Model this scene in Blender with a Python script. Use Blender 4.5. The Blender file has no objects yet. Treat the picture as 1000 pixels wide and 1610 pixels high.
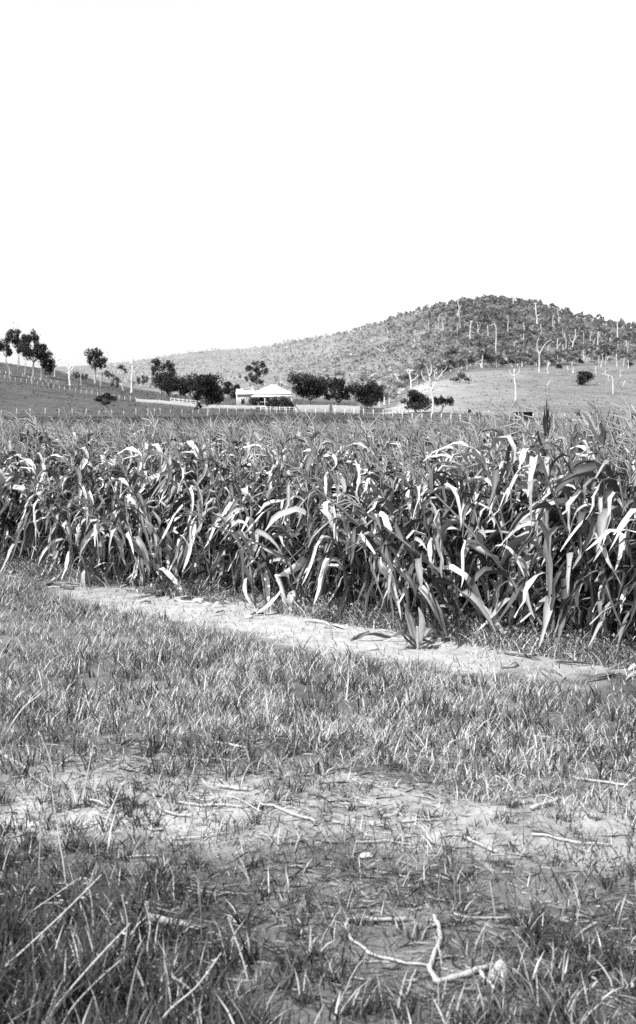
import bpy, math, random
import numpy as np
from mathutils import Vector, Matrix

sc = bpy.context.scene
COL = sc.collection
R = np.random.default_rng(7)
rnd = random.Random(11)

# ------------------------------------------------------------------ camera
EYE, F, HY = 1.9, 1900.0, 645.0           # eye height, focal length in photo pixels, horizon row
cam = bpy.data.cameras.new('camera')
cam.sensor_fit = 'HORIZONTAL'
cam.sensor_width = 36.0
cam.lens = 36.0 * F / 1000.0
cam.shift_y = -(805.0 - HY) / 1000.0
cam.clip_start, cam.clip_end = 0.1, 9000
cam.dof.use_dof = True
cam.dof.focus_distance = 12.5
cam.dof.aperture_fstop = 7.5
cam_o = bpy.data.objects.new('camera', cam)
cam_o.location = (0, 0, EYE)
cam_o.rotation_euler = (math.radians(90), 0, 0)
COL.objects.link(cam_o)
sc.camera = cam_o

# ------------------------------------------------------------------ sky and sun (black and white: the film reads the sky's blue)
SUN_EL, SUN_AZ = 52.0, 228.0              # azimuth clockwise from +Y: behind the camera, to its left
SKY_STRENGTH = 0.135
SUN_STRENGTH = 5.0
world = bpy.data.worlds.new('World')
sc.world = world
world.use_nodes = True
nt = world.node_tree
nt.nodes.clear()
sky = nt.nodes.new('ShaderNodeTexSky')
sky.sky_type = 'NISHITA'
sky.sun_disc = False
sky.sun_elevation = math.radians(SUN_EL)
sky.sun_rotation = math.radians(SUN_AZ)
sky.air_density, sky.dust_density = 1.4, 0.2
sep = nt.nodes.new('ShaderNodeSeparateColor')
bg = nt.nodes.new('ShaderNodeBackground')
wout = nt.nodes.new('ShaderNodeOutputWorld')
nt.links.new(sky.outputs[0], sep.inputs[0])
nt.links.new(sep.outputs[2], bg.inputs[0])
bg.inputs[1].default_value = SKY_STRENGTH
nt.links.new(bg.outputs[0], wout.inputs[0])

sun = bpy.data.lights.new('sun', 'SUN')
sun.energy = SUN_STRENGTH
sun.angle = math.radians(0.5)
sun.color = (1.0, 0.99, 0.985)
sun_o = bpy.data.objects.new('sun', sun)
_e, _a = math.radians(SUN_EL), math.radians(SUN_AZ)
_d = Vector((math.cos(_e) * math.sin(_a), math.cos(_e) * math.cos(_a), math.sin(_e)))
sun_o.rotation_euler = _d.to_track_quat('Z', 'Y').to_euler()
sun_o.location = (-30, -40, 60)
COL.objects.link(sun_o)

vs = sc.view_settings
vs.view_transform = 'Standard'
vs.look = 'None'
vs.exposure = 0.62
vs.gamma = 1.0
vs.use_curve_mapping = False
sc.cycles.max_bounces = 6
sc.cycles.diffuse_bounces = 3
sc.cycles.glossy_bounces = 2
sc.cycles.transmission_bounces = 3
sc.cycles.use_denoising = False

# ------------------------------------------------------------------ numeric helpers
_LAT = [R.random((256, 256)) for _ in range(12)]


def vnoise(x, y, s=0):
    x = np.asarray(x, float); y = np.asarray(y, float)
    xi = np.floor(x).astype(int); yi = np.floor(y).astype(int)
    fx = x - xi; fy = y - yi
    fx = fx * fx * (3 - 2 * fx); fy = fy * fy * (3 - 2 * fy)
    L = _LAT[s % 12]
    a = L[xi & 255, yi & 255]; b = L[(xi + 1) & 255, yi & 255]
    c = L[xi & 255, (yi + 1) & 255]; d = L[(xi + 1) & 255, (yi + 1) & 255]
    return (a * (1 - fx) + b * fx) * (1 - fy) + (c * (1 - fx) + d * fx) * fy


def fbm(x, y, s=0, o=4):
    t = 0; amp = 0.5; n = 0
    for k in range(o):
        t = t + amp * vnoise(x * 2 ** k + 13.7 * k, y * 2 ** k + 7.1 * k, s + k); n += amp; amp *= .5
    return t / n


def sstep(a, b, x):
    t = np.clip((np.asarray(x, float) - a) / (b - a), 0, 1)
    return t * t * (3 - 2 * t)


# ------------------------------------------------------------------ the lie of the land
# profiles: along each bearing (photo column), distance in metres and the row where the ground shows
PROF = {
    -500: [(150, 662), (215, 655), (330, 575), (420, 540), (700, 520), (1300, 540)],
    0: [(110, 666), (215, 656), (330, 598), (420, 571), (500, 570), (700, 585), (1200, 590)],
    110: [(110, 666), (218, 656), (320, 616), (430, 590), (520, 588), (700, 588), (1250, 577)],
    200: [(110, 666), (225, 656), (300, 632), (380, 617), (450, 610), (800, 592), (1300, 571)],
    300: [(110, 667), (228, 654), (275, 643), (350, 630), (500, 615), (900, 577), (1300, 555)],
    400: [(110, 667), (238, 652), (290, 640), (400, 625), (500, 612), (900, 570), (1200, 545)],
    500: [(110, 667), (240, 653), (290, 643), (400, 628), (500, 610), (800, 562), (1050, 528)],
    600: [(110, 668), (225, 656), (290, 646), (400, 630), (480, 614), (700, 553), (950, 507)],
    660: [(110, 670), (200, 662), (270, 648), (325, 623), (375, 600), (430, 601), (500, 595), (700, 543), (930, 488)],
    740: [(110, 672), (180, 668), (270, 653), (350, 619), (450, 586), (520, 576), (700, 529), (900, 478)],
    800: [(110, 673), (180, 669), (270, 655), (350, 622), (460, 585), (535, 574), (700, 528), (900, 472)],
    850: [(110, 674), (180, 669), (270, 657), (350, 626), (470, 584), (550, 573), (700, 530), (900, 477)],
    905: [(110, 675), (180, 670), (270, 659), (350, 629), (475, 583), (555, 572), (700, 538), (880, 494)],
    950: [(110, 675), (180, 671), (270, 661), (350, 631), (480, 583), (560, 571), (700, 546), (850, 509)],
    1050: [(110, 675), (180, 672), (270, 663), (350, 634), (480, 586), (560, 573), (700, 558), (850, 530)],
    1500: [(110, 675), (180, 672), (270, 664), (350, 645), (480, 615), (560, 600), (700, 590), (850, 575)],
}
_BG = np.linspace(-500, 1500, 201)
_DG = np.geomspace(60, 6000, 320)


def _prof_z(kn):
    d = [60.0, 75.0]; z = [-0.0103 * 48, -0.0103 * 60]
    for a, p in kn:
        d.append(a); z.append(EYE + (HY - p) / F * a)
    zc = z[-1]
    d += [d[-1] * 1.25, d[-1] * 1.8, 6000]; z += [zc * .93, zc * .6, zc * .3]
    return np.interp(_DG, d, z)


_keys = sorted(PROF)
_tab = np.array([_prof_z(PROF[k]) for k in _keys])
_Z = np.array([np.interp(_BG, _keys, _tab[:, j]) for j in range(len(_DG))])        # [d, b]


def _smooth(A, n, ax):
    k = np.hanning(n + 2)[1:-1]; k /= k.sum()
    P = np.apply_along_axis(lambda v: np.convolve(np.pad(v, n // 2, mode='edge'), k, 'valid'), ax, A)
    return P


_Z = _smooth(_smooth(_Z, 7, 0), 7, 1)


def ground_base(x, y):
    x = np.asarray(x, float); y = np.asarray(y, float)
    near = np.where(y > 12, -0.0103 * (y - 12), 0.0)
    b = np.clip(x / np.maximum(y, 1.0) * F + 500, -500, 1500)
    fb = (b + 500) / 2000 * 200
    fd = np.clip(np.log(np.maximum(y, 60) / 60) / math.log(100) * 319, 0, 318.999)
    bi = np.clip(fb.astype(int), 0, 199); di = fd.astype(int)
    tb = fb - bi; td = fd - di
    far = (_Z[di, bi] * (1 - tb) + _Z[di, bi + 1] * tb) * (1 - td) + (_Z[di + 1, bi] * (1 - tb) + _Z[di + 1, bi + 1] * tb) * td
    w = sstep(60, 75, y)
    return near * (1 - w) + far * w


# the edge of the maize: a straight line; sd is the signed distance, positive inside the crop
E0 = np.array([-3.96, 15.0]); EDIR = np.array([.736, -.677]); ENRM = np.array([.677, .736])


def sd_edge(x, y):
    return (np.asarray(x) - E0[0]) * ENRM[0] + (np.asarray(y) - E0[1]) * ENRM[1]


def ground(x, y):
    x = np.asarray(x, float); y = np.asarray(y, float)
    z = ground_base(x, y)
    nearw = 1 - sstep(25, 60, y)
    s = sd_edge(x, y)
    path = sstep(-1.5, -1.0, s) * (1 - sstep(-.1, .25, s))
    z = z + nearw * ((fbm(x * 1.3, y * 1.3, 0) - .5) * .07 * (1 - .5 * path) + (fbm(x * 7, y * 7, 3, 3) - .5) * .035 * (1 - .5 * path)
                     + (fbm(x * 24, y * 24, 6, 2) - .5) * .004)
    z = z - nearw * path * .03 + nearw * .05 * sstep(.0, .5, s)
    z = z + sstep(90, 300, y) * (fbm(x / 14, y / 14, 2, 3) - .5) * .8 + sstep(450, 650, y) * (fbm(x / 55, y / 55, 5, 3) - .5) * 9
    return z


_DS = np.concatenate([np.arange(1.5, 30, .01), np.geomspace(30, 1500, 3000)])


def hit(px, py, dmin=1.5):
    """first ground point seen at a photo position"""
    xs = (px - 500) / F * _DS
    zz = ground(xs, _DS)
    pr = HY - (zz - EYE) / _DS * F
    ok = (pr <= py) & (_DS >= dmin)
    i = int(np.argmax(ok)) if ok.any() else len(_DS) - 1
    d = float(_DS[i])
    return Vector((float(xs[i]), d, float(zz[i])))


def at(px, py, d):
    return Vector(((px - 500) / F * d, d, EYE + (HY - py) / F * d))


# ------------------------------------------------------------------ mesh helpers
def mesh(name, V, Q=None, T=None, tone=None, mats=(), smooth=True, mi=None, attrs=None):
    V = np.asarray(V, np.float32).reshape(-1, 3)
    me = bpy.data.meshes.new(name)
    Q = np.zeros((0, 4), np.int32) if Q is None else np.asarray(Q, np.int32).reshape(-1, 4)
    T = np.zeros((0, 3), np.int32) if T is None else np.asarray(T, np.int32).reshape(-1, 3)
    nl = Q.size + T.size
    me.vertices.add(len(V)); me.vertices.foreach_set('co', V.ravel())
    me.loops.add(nl); me.loops.foreach_set('vertex_index', np.concatenate([Q.ravel(), T.ravel()]))
    nq, nt_ = len(Q), len(T)
    me.polygons.add(nq + nt_)
    st = np.concatenate([np.arange(nq) * 4, nq * 4 + np.arange(nt_) * 3]).astype(np.int32)
    me.polygons.foreach_set('loop_start', st)
    if smooth:
        me.polygons.foreach_set('use_smooth', np.ones(nq + nt_, bool))
    if mi is not None:
        me.polygons.foreach_set('material_index', np.asarray(mi, np.int32))
    me.update(calc_edges=True)
    if tone is not None:
        a = me.attributes.new('tone', 'FLOAT', 'POINT')
        a.data.foreach_set('value', np.broadcast_to(np.asarray(tone, np.float32), (len(V),)).ravel())
    for k, v in (attrs or {}).items():
        a = me.attributes.new(k, 'FLOAT', 'POINT'); a.data.foreach_set('value', np.asarray(v, np.float32))
    for m in mats:
        me.materials.append(m)
    return me


class MB:
    """collects pieces into one mesh"""
    def __init__(s): s.V, s.Q, s.T, s.t, s.n = [], [], [], [], 0

    def add(s, V, Q=None, T=None, tone=0.5):
        V = np.asarray(V, float).reshape(-1, 3)
        s.V.append(V); s.t.append(np.broadcast_to(np.asarray(tone, float), (len(V),)))
        if Q is not None and len(Q): s.Q.append(np.asarray(Q).reshape(-1, 4) + s.n)
        if T is not None and len(T): s.T.append(np.asarray(T).reshape(-1, 3) + s.n)
        s.n += len(V); return s

    def arrays(s):
        return (np.concatenate(s.V), np.concatenate(s.Q) if s.Q else np.zeros((0, 4), int),
                np.concatenate(s.T) if s.T else np.zeros((0, 3), int), np.concatenate(s.t))

    def mesh(s, name, mat, smooth=True):
        V, Q, T, t = s.arrays()
        return mesh(name, V, Q, T, t, (mat,), smooth)

    def box(s, lo, hi, tone=.5):
        x0, y0, z0 = lo; x1, y1, z1 = hi
        V = [(x0, y0, z0), (x1, y0, z0), (x1, y1, z0), (x0, y1, z0), (x0, y0, z1), (x1, y0, z1), (x1, y1, z1), (x0, y1, z1)]
        return s.add(V, [(0, 3, 2, 1), (4, 5, 6, 7), (0, 1, 5, 4), (1, 2, 6, 5), (2, 3, 7, 6), (3, 0, 4, 7)], tone=tone)


def tube(P, rad, n=6, cap=True):
    P = np.asarray([tuple(p) for p in P], float); m = len(P)
    rad = np.broadcast_to(np.asarray(rad, float), (m,))
    tg = np.gradient(P, axis=0); tg /= np.linalg.norm(tg, axis=1)[:, None] + 1e-9
    up = np.array([0, 0, 1.0]) if abs(tg[0, 2]) < .9 else np.array([1.0, 0, 0])
    V = []
    u = np.cross(tg[0], up); u /= np.linalg.norm(u)
    for i in range(m):
        u = u - tg[i] * np.dot(u, tg[i]); u /= np.linalg.norm(u) + 1e-9
        w = np.cross(tg[i], u)
        a = np.arange(n) * 2 * math.pi / n
        V.append(P[i] + rad[i] * (np.cos(a)[:, None] * u + np.sin(a)[:, None] * w))
    V = np.concatenate(V)
    Q = [(i * n + k, i * n + (k + 1) % n, (i + 1) * n + (k + 1) % n, (i + 1) * n + k) for i in range(m - 1) for k in range(n)]
    T = []
    if cap:
        V = np.vstack([V, P[0], P[-1]])
        T = [(len(V) - 2, (k + 1) % n, k) for k in range(n)] + [(len(V) - 1, (m - 1) * n + k, (m - 1) * n + (k + 1) % n) for k in range(n)]
    return V, Q, T


def spline(P, n):
    """smooth resample of a polyline"""
    P = np.asarray([tuple(p) for p in P], float)
    if len(P) == 2:
        t = np.linspace(0, 1, n)[:, None]; return P[0] * (1 - t) + P[1] * t
    t = np.arange(len(P)); tt = np.linspace(0, len(P) - 1, n); out = []
    for q in tt:
        i = min(int(q), len(P) - 2); f = q - i
        p0 = P[max(i - 1, 0)]; p1 = P[i]; p2 = P[i + 1]; p3 = P[min(i + 2, len(P) - 1)]
        out.append(.5 * ((2 * p1) + (-p0 + p2) * f + (2 * p0 - 5 * p1 + 4 * p2 - p3) * f * f + (-p0 + 3 * p1 - 3 * p2 + p3) * f ** 3))
    return np.array(out)


def obj(name, me, parent=None, label=None, cat=None, group=None, kind=None, loc=None):
    o = bpy.data.objects.new(name, me); COL.objects.link(o)
    if parent: o.parent = parent
    if loc is not None: o.location = loc
    if label: o['label'] = label
    if cat: o['category'] = cat
    if group: o['group'] = group
    if kind: o['kind'] = kind
    return o


# ------------------------------------------------------------------ materials (all grey: a black and white place)
def mat(name, lo, hi, rough=.8, spec=.2, src='tone', noise=0.0, nscale=5.0, trans=0.0, bump=0.0, bscale=40.0, noise2=0.0, nscale2=.3, objrand=0.0):
    """albedo runs from lo to hi along the 'tone' attribute; noise adds grain and wear"""
    m = bpy.data.materials.new(name); m.use_nodes = True
    t = m.node_tree; N = t.nodes; L = t.links
    b = N['Principled BSDF']; out = N['Material Output']
    b.inputs['Roughness'].default_value = rough
    b.inputs['Specular IOR Level'].default_value = spec
    if src == 'tone':
        a = N.new('ShaderNodeAttribute'); a.attribute_name = 'tone'; f = a.outputs['Fac']
    else:
        v = N.new('ShaderNodeValue'); v.outputs[0].default_value = .5; f = v.outputs[0]
    mr = N.new('ShaderNodeMapRange'); mr.clamp = False
    L.new(f, mr.inputs[0]); mr.inputs[3].default_value = lo; mr.inputs[4].default_value = hi
    f = mr.outputs[0]
    if objrand:
        oi = N.new('ShaderNodeObjectInfo'); r2 = N.new('ShaderNodeMapRange'); L.new(oi.outputs['Random'], r2.inputs[0])
        r2.inputs[3].default_value = 1 - objrand; r2.inputs[4].default_value = 1 + objrand
        mu = N.new('ShaderNodeMath'); mu.operation = 'MULTIPLY'; L.new(f, mu.inputs[0]); L.new(r2.outputs[0], mu.inputs[1]); f = mu.outputs[0]
    tc = N.new('ShaderNodeNewGeometry')
    for noise, nscale in ((noise, nscale), (noise2, nscale2)):
        if not noise: continue
        n = N.new('ShaderNodeTexNoise'); n.inputs['Scale'].default_value = nscale; n.inputs['Detail'].default_value = 6; n.inputs['Roughness'].default_value = .65
        L.new(tc.outputs['Position'], n.inputs['Vector'])
        r = N.new('ShaderNodeMapRange'); r.clamp = False; L.new(n.outputs[0], r.inputs[0])
        r.inputs[1].default_value = .25; r.inputs[2].default_value = .75
        r.inputs[3].default_value = 1 - noise; r.inputs[4].default_value = 1 + noise
        mu = N.new('ShaderNodeMath'); mu.operation = 'MULTIPLY'; L.new(f, mu.inputs[0]); L.new(r.outputs[0], mu.inputs[1]); f = mu.outputs[0]
    mx = N.new('ShaderNodeMath'); mx.operation = 'MAXIMUM'; mx.inputs[1].default_value = .008; L.new(f, mx.inputs[0])
    cc = N.new('ShaderNodeCombineColor')
    for k in range(3): L.new(mx.outputs[0], cc.inputs[k])
    L.new(cc.outputs[0], b.inputs['Base Color'])
    if bump:
        n2 = N.new('ShaderNodeTexNoise'); n2.inputs['Scale'].default_value = bscale; n2.inputs['Detail'].default_value = 5
        L.new(tc.outputs['Position'], n2.inputs['Vector'])
        bp = N.new('ShaderNodeBump'); bp.inputs['Strength'].default_value = bump; bp.inputs['Distance'].default_value = .02
        L.new(n2.outputs[0], bp.inputs['Height']); L.new(bp.outputs[0], b.inputs['Normal'])
    if trans:
        tr = N.new('ShaderNodeBsdfTranslucent'); L.new(cc.outputs[0], tr.inputs[0])
        ms = N.new('ShaderNodeMixShader'); ms.inputs[0].default_value = trans
        L.new(b.outputs[0], ms.inputs[1]); L.new(tr.outputs[0], ms.inputs[2]); L.new(ms.outputs[0], out.inputs[0])
    return m


M_ground = mat('earth_and_pasture', 0, 1, rough=.95, spec=.1, noise=.3, nscale=9.0, bump=.7, bscale=45, noise2=.35, nscale2=.35)
M_leaf = mat('maize_leaf', .005, .55, rough=.58, spec=.35, noise=.14, nscale=30, trans=.03)
M_stalk = mat('maize_stalk', .05, .60, rough=.5, spec=.4, noise=.2, nscale=25)
M_tassel = mat('maize_tassel', .03, .5, rough=.8, spec=.2)
M_grass = mat('grass_blade', .025, .62, rough=.6, spec=.3, trans=.15)
M_straw = mat('dry_straw', .08, .66, rough=.7, spec=.2, noise=.3, nscale=60, bump=.4, bscale=120)
M_crown = mat('tree_foliage', .012, .30, rough=.7, spec=.2, trans=.1)
M_scrub = mat('scrub_foliage', .02, .30, rough=.8, spec=.1, trans=.4)
M_bark = mat('pale_bark', .03, .85, rough=.85, spec=.15, noise=.18, nscale=1.5)
M_wood = mat('weathered_timber', .08, .85, rough=.85, spec=.15, noise=.15, nscale=2.0)
M_paint = mat('white_paint', .1, .85, rough=.6, spec=.3, noise=.06, nscale=1.2)
M_iron = mat('painted_iron_roof', .2, .95, rough=.45, spec=.4, noise=.06, nscale=.8)
M_glass = mat('dark_window_glass', .01, .06, rough=.1, spec=.5)
M_stone = mat('pale_earth_clod', .1, .6, rough=.95, spec=.1, noise=.2, nscale=60, bump=.6, bscale=90)


# ------------------------------------------------------------------ the ground, one sheet to the horizon
def zone_albedo(x, y):
    """what covers the ground: bare dust, litter, pasture, dry spur, hill soil"""
    s = sd_edge(x, y)
    b = x / np.maximum(y, .5) * F + 500
    n1 = fbm(x * .9, y * .9, 1, 4); n2 = fbm(x * 5, y * 5, 4, 3); n3 = fbm(x * 16, y * 16, 7, 2)
    # foreground
    a = .13 + .14 * (n1 - .5) + .12 * (n2 - .5) + .05 * (n3 - .5)
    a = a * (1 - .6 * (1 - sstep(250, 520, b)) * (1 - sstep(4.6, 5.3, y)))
    path = sstep(-1.55, -1.0, s - .7 * sstep(740, 1000, b) + (n1 - .5) * 1.1 + (n2 - .5) * .6) * sstep(40, 130, b + 60 * (n1 - .5)) * (1 - .15 * sstep(930, 990, b + 60 * (n2 - .5))) * (1 - sstep(-.05, .45, s + (n2 - .5) * .5))
    a = a * (1 - path) + path * (.36 + .10 * (n2 - .5) + .09 * (n3 - .5) + .08 * (n1 - .5))
    band = sstep(5.0, 5.45, y + (n1 - .5) * 1.2) * (1 - sstep(5.9, 6.5, y + (n1 - .5) * 1.3))
    a = a * (1 - band) + band * (.33 + .30 * (n2 - .5) + .20 * (n3 - .5))
    a = np.where(s > .3, .12, a)
    # pastures beyond the crop
    p1 = .055 + .03 * (fbm(x / 9, y / 9, 2) - .5) + .03 * (fbm(x / 2, y / 2, 8) - .5)
    p2 = .075 + .05 * (fbm(x / 14, y / 14, 2) - .5) + .04 * (fbm(x / 3, y / 3, 8) - .5)
    fz = np.interp(b, [-500, 0, 230, 440, 560, 640, 760, 1500], [205, 205, 215, 228, 224, 195, 170, 170])
    w = sstep(-6, 6, y - fz + 12 * (fbm(x / 10, y / 10, 9) - .5))
    p = p1 * (1 - w) + p2 * w
    # pale dry spur on the right
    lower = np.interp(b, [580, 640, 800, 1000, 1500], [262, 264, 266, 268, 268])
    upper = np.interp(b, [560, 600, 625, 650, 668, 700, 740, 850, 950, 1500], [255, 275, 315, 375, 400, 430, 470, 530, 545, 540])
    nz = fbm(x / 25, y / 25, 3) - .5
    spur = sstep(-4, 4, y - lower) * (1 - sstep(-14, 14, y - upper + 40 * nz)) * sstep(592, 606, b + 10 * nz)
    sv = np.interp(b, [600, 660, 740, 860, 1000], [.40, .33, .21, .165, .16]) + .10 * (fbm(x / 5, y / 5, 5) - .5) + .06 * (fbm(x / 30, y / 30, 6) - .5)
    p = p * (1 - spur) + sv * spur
    track = sstep(238, 244, y) * (1 - sstep(254, 260, y)) * sstep(885, 905, b)
    p = p * (1 - track) + .5 * track
    # soil and dry grass under the hill's scrub
    hw = sstep(-20, 30, y - np.maximum(upper, np.interp(b, [-500, 100, 200, 300, 560, 600], [9000, 520, 460, 400, 380, 0])) + 30 * nz)
    hv = np.interp(b, [0, 300, 500, 640, 800, 1000], [.19, .20, .20, .17, .14, .14]) + .12 * (fbm(x / 18, y / 18, 4) - .5)
    p = p * (1 - hw) + hv * hw
    far = sstep(45, 70, y)
    return a * (1 - far) + p * far


def build_ground():
    inner = np.arange(-.36, .3601, .0055)
    side = .36 * 1.09 ** np.arange(1, 18); side = side[side < 1.45]
    ang = np.concatenate([-side[::-1], inner, side])
    back = np.linspace(ang[-1], 2 * math.pi + ang[0], 14)[1:-1]
    ang = np.concatenate([ang, back]); na = len(ang)
    rad = [.25]
    while rad[-1] < 5500:
        r = rad[-1]
        rad.append(r * (1.05 if r < 3.0 else 1.0095 if r < 40 else 1.014 if r < 1400 else 1.08))
    rad = np.array(rad); nr = len(rad)
    rr, aa = np.meshgrid(rad, ang, indexing='ij')
    x = rr * np.sin(aa); y = rr * np.cos(aa)
    z = ground(x, y)
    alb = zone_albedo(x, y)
    V = np.stack([x, y, z], -1).reshape(-1, 3)
    i = np.arange(nr - 1)[:, None]; k = np.arange(na)[None, :]
    kn = (k + 1) % na
    Q = np.stack([i * na + k, (i + 1) * na + k, (i + 1) * na + kn, i * na + kn], -1).reshape(-1, 4)[:, ::-1]
    V = np.vstack([V, [0, 0, 0]]); c = len(V) - 1
    T = np.array([(c, j, (j + 1) % na) for j in range(na)])[:, ::-1]
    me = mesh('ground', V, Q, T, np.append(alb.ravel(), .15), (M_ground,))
    obj('ground', me, kind='structure', label='bare dusty headland, pasture and hill slopes')


build_ground()


# ------------------------------------------------------------------ foliage crowns out of leaf clumps
def cards(C, size, tone, g=R, elong=1.5):
    """random leaf faces round the centres C: folded four-sided leaves"""
    n = len(C)
    a = g.normal(size=(n, 3)); a /= np.linalg.norm(a, axis=1)[:, None]
    b = g.normal(size=(n, 3)); b -= a * np.sum(a * b, 1)[:, None]; b /= np.linalg.norm(b, axis=1)[:, None]
    s = (np.asarray(size) * (.6 + .8 * g.random(n)))[:, None]
    nn = np.cross(a, b)
    V = np.stack([C - a * s * elong * .5, C + b * s * .5 + nn * s * .15, C + a * s * elong * .5, C - b * s * .5 + nn * s * .15], 1).reshape(-1, 3)
    Q = np.arange(n * 4).reshape(-1, 4)
    return V, Q, np.repeat(tone, 4)


def lobe_points(c, r, n, g=R, shell=.55):
    p = g.normal(size=(n, 3)); p /= np.linalg.norm(p, axis=1)[:, None]
    rr = (shell + (1 - shell) * g.random(n)) ** 1.0
    rr = np.where(g.random(n) < .2, rr * g.random(n), rr)
    # uneven outline: the radius follows a coarse random field
    bump = .86 + .42 * vnoise(p[:, 0] * 2.3 + c[0] * 3.1 + 40, p[:, 1] * 2.3 + p[:, 2] * 2.9 + c[2] * 1.7 + 40, 2)
    return np.asarray(c) + p * (rr * bump)[:, None] * np.asarray(r)


def wobble(a, b, n=5, amp=.04):
    a = np.array(a, float); b = np.array(b, float); L = np.linalg.norm(b - a)
    t = np.linspace(0, 1, n)[:, None]
    P = a * (1 - t) + b * t
    P[1:-1] += R.normal(size=(n - 2, 3)) * amp * L
    return P


def leafy_tree(name, label, cat, base, clumps, tone=.12, bark=.3, group=None, dens=1.0, trunk_px=3.0, trunk_to=None, csize=1.0, dmin=60, depth=.8):
    """base and clumps (cx, cy, rx, ry) are read off the photo, then built round the tree's own spot on the ground"""
    g = hit(base[0], base[1], dmin); d = g.y; k = d / F
    root = obj(name, None, label=label, cat=cat, group=group, loc=g)
    mb = MB(); L = []
    tr = trunk_px * .5 * k
    cl = []
    for (cx, cy, rx, ry) in clumps:
        c = at(cx, cy, d) - g
        c.y = rnd.uniform(-1, 1) * depth * rx * k * .8
        cl.append((np.array(c), 1.1 * np.array([rx * k, max(rx, ry) * k * depth, ry * k])))
    cm = np.mean([c for c, r in cl], 0)
    top = np.array(at(trunk_to[0], trunk_to[1], d) - g) if trunk_to else np.array([cm[0] * .7, 0, max(.35 * cm[2], min(c[2] - r[2] for c, r in cl))])
    P = wobble((0, 0, -.4), top, 5, .03)
    V, Q, T = tube(P, np.linspace(tr * 1.25, tr * .75, 5), 7); L.append((V, Q, T))
    for c, r in cl:
        P = wobble(top, c + np.array([0, 0, -.2 * r[2]]), 4, .06)
        V, Q, T = tube(P, np.linspace(tr * .6, tr * .15, 4), 5); L.append((V, Q, T))
        for q in range(2):
            e = c + R.normal(size=3) * r * .45
            V, Q, T = tube(wobble(P[2], e, 3, .05), [tr * .25, tr * .15, tr * .07], 4); L.append((V, Q, T))
    for q, (V, Q, T) in enumerate(L): mb.add(V, Q, T, bark if q == 0 else bark * .45)
    obj('trunk', mb.mesh('trunk', M_bark), root)
    mc = MB()
    sz = max(.22, 1.7 * k) * csize
    for c, r in cl:
        area = r[0] * r[2] * 3.14 / (sz * sz)
        n = int(np.clip(area * 3.4 * dens, 30, 2200))
        m = int(np.clip(r[0] / (sz * 1.3), 4, 9))
        for q in range(m):
            off = R.normal(size=3); off *= (.25 + .6 * R.random()) / np.linalg.norm(off)
            nq = max(16, int(n / m * 1.45))
            C = lobe_points(c + off * r, r * R.uniform(.42, .85, 3) * (.72 if dens < .96 else 1), nq)
            cl_t = tone * 1.3 * (.6 + .8 * R.random())
            V, Q, t = cards(C, np.full(nq, sz), np.clip(cl_t * (.55 + .9 * R.random(nq)), 0, 1))
            mc.add(V, Q, None, t)
        C = c + R.normal(size=(max(8, n // 9), 3)) * r * .62       # loose sprays round the edge
        V, Q, t = cards(C, np.full(len(C), sz * .8), np.full(len(C), tone * 1.1)); mc.add(V, Q, None, t)
    obj('crown', mc.mesh('crown', M_crown, smooth=False), root)
    return root


def dead_tree(label, px_lines, name='dead_tree', cat='tree', group=None, tone=.75, w=3.0, dmin=60):
    """px_lines: first line is the trunk from its base; the others are limbs"""
    b = px_lines[0][0]; g = hit(b[0], b[1], dmin); d = g.y; k = d / F
    root = obj(name, None, label=label, cat=cat, group=group, loc=g)
    for j, ln in enumerate(px_lines):
        P = []
        off = 0.0
        for i, (x, y) in enumerate(ln):
            p = np.array(at(x, y, d) - g)
            if i and len(ln) > 1: off += rnd.uniform(-.3, .3) * k * 6
            p[1] += off if j else off * .3
            P.append(p)
        if j == 0: P[0][2] = -.3
        r0 = (w if j == 0 else w * .6) * .5 * k
        S = spline(P, 3 + 3 * len(P))
        S[1:] += R.normal(size=(len(S) - 1, 3)) * .22 * k
        rr = np.linspace(r0, r0 * (.55 if j == 0 else .3), len(S)) * (1 + .12 * R.normal(size=len(S)))
        if j == 0: rr[0] *= 1.35
        mb = MB(); V, Q, T = tube(S, np.abs(rr), 6); mb.add(V, Q, T, tone)
        if j == 0 and rnd.random() < .8:     # short broken snags
            for q in range(rnd.randint(1, 3)):
                i = rnd.randint(len(S) // 2, len(S) - 2); a = rnd.uniform(0, 6.28)
                e = S[i] + np.array([math.cos(a), math.sin(a), rnd.uniform(.3, 1.2)]) * k * rnd.uniform(2, 5)
                V, Q, T = tube(wobble(S[i], e, 3, .08), [r0 * .4, r0 * .25, r0 * .12], 4); mb.add(V, Q, T, tone)
        obj('trunk' if j == 0 else 'limb', mb.mesh('trunk' if j == 0 else 'limb', M_bark), root)
    return root


# ---- trees of the left slope
leafy_tree('gum_tree', 'shaggy gum tree at the picture\'s left edge, cut by the frame', 'tree', (15, 592), [(1, 546, 9, 14), (9, 536, 7, 9), (13, 549, 6, 10)], tone=.09, bark=.35, trunk_px=3.0, dens=1.0)
leafy_tree('gum_tree', 'tallest gum tree on the left skyline with open clustered crown', 'tree', (29, 580), [(18, 525, 7, 9), (28, 528, 8, 8), (37, 540, 11, 9), (45, 532, 9, 9), (54, 528, 8, 9), (26, 538, 8, 7), (30, 550, 7, 6)], tone=.09, bark=.3, trunk_px=2.4, dens=1.1, trunk_to=(28, 556))
leafy_tree('gum_tree', 'gum tree with thick white trunk and drooping dark crown above the slope fence', 'tree', (52, 602), [(50, 553, 13, 11), (60, 548, 9, 8), (40, 547, 10, 9), (63, 558, 9, 11), (68, 546, 6, 6)], tone=.08, bark=.38, trunk_px=3.0, dens=1.2, trunk_to=(53, 570))
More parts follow.
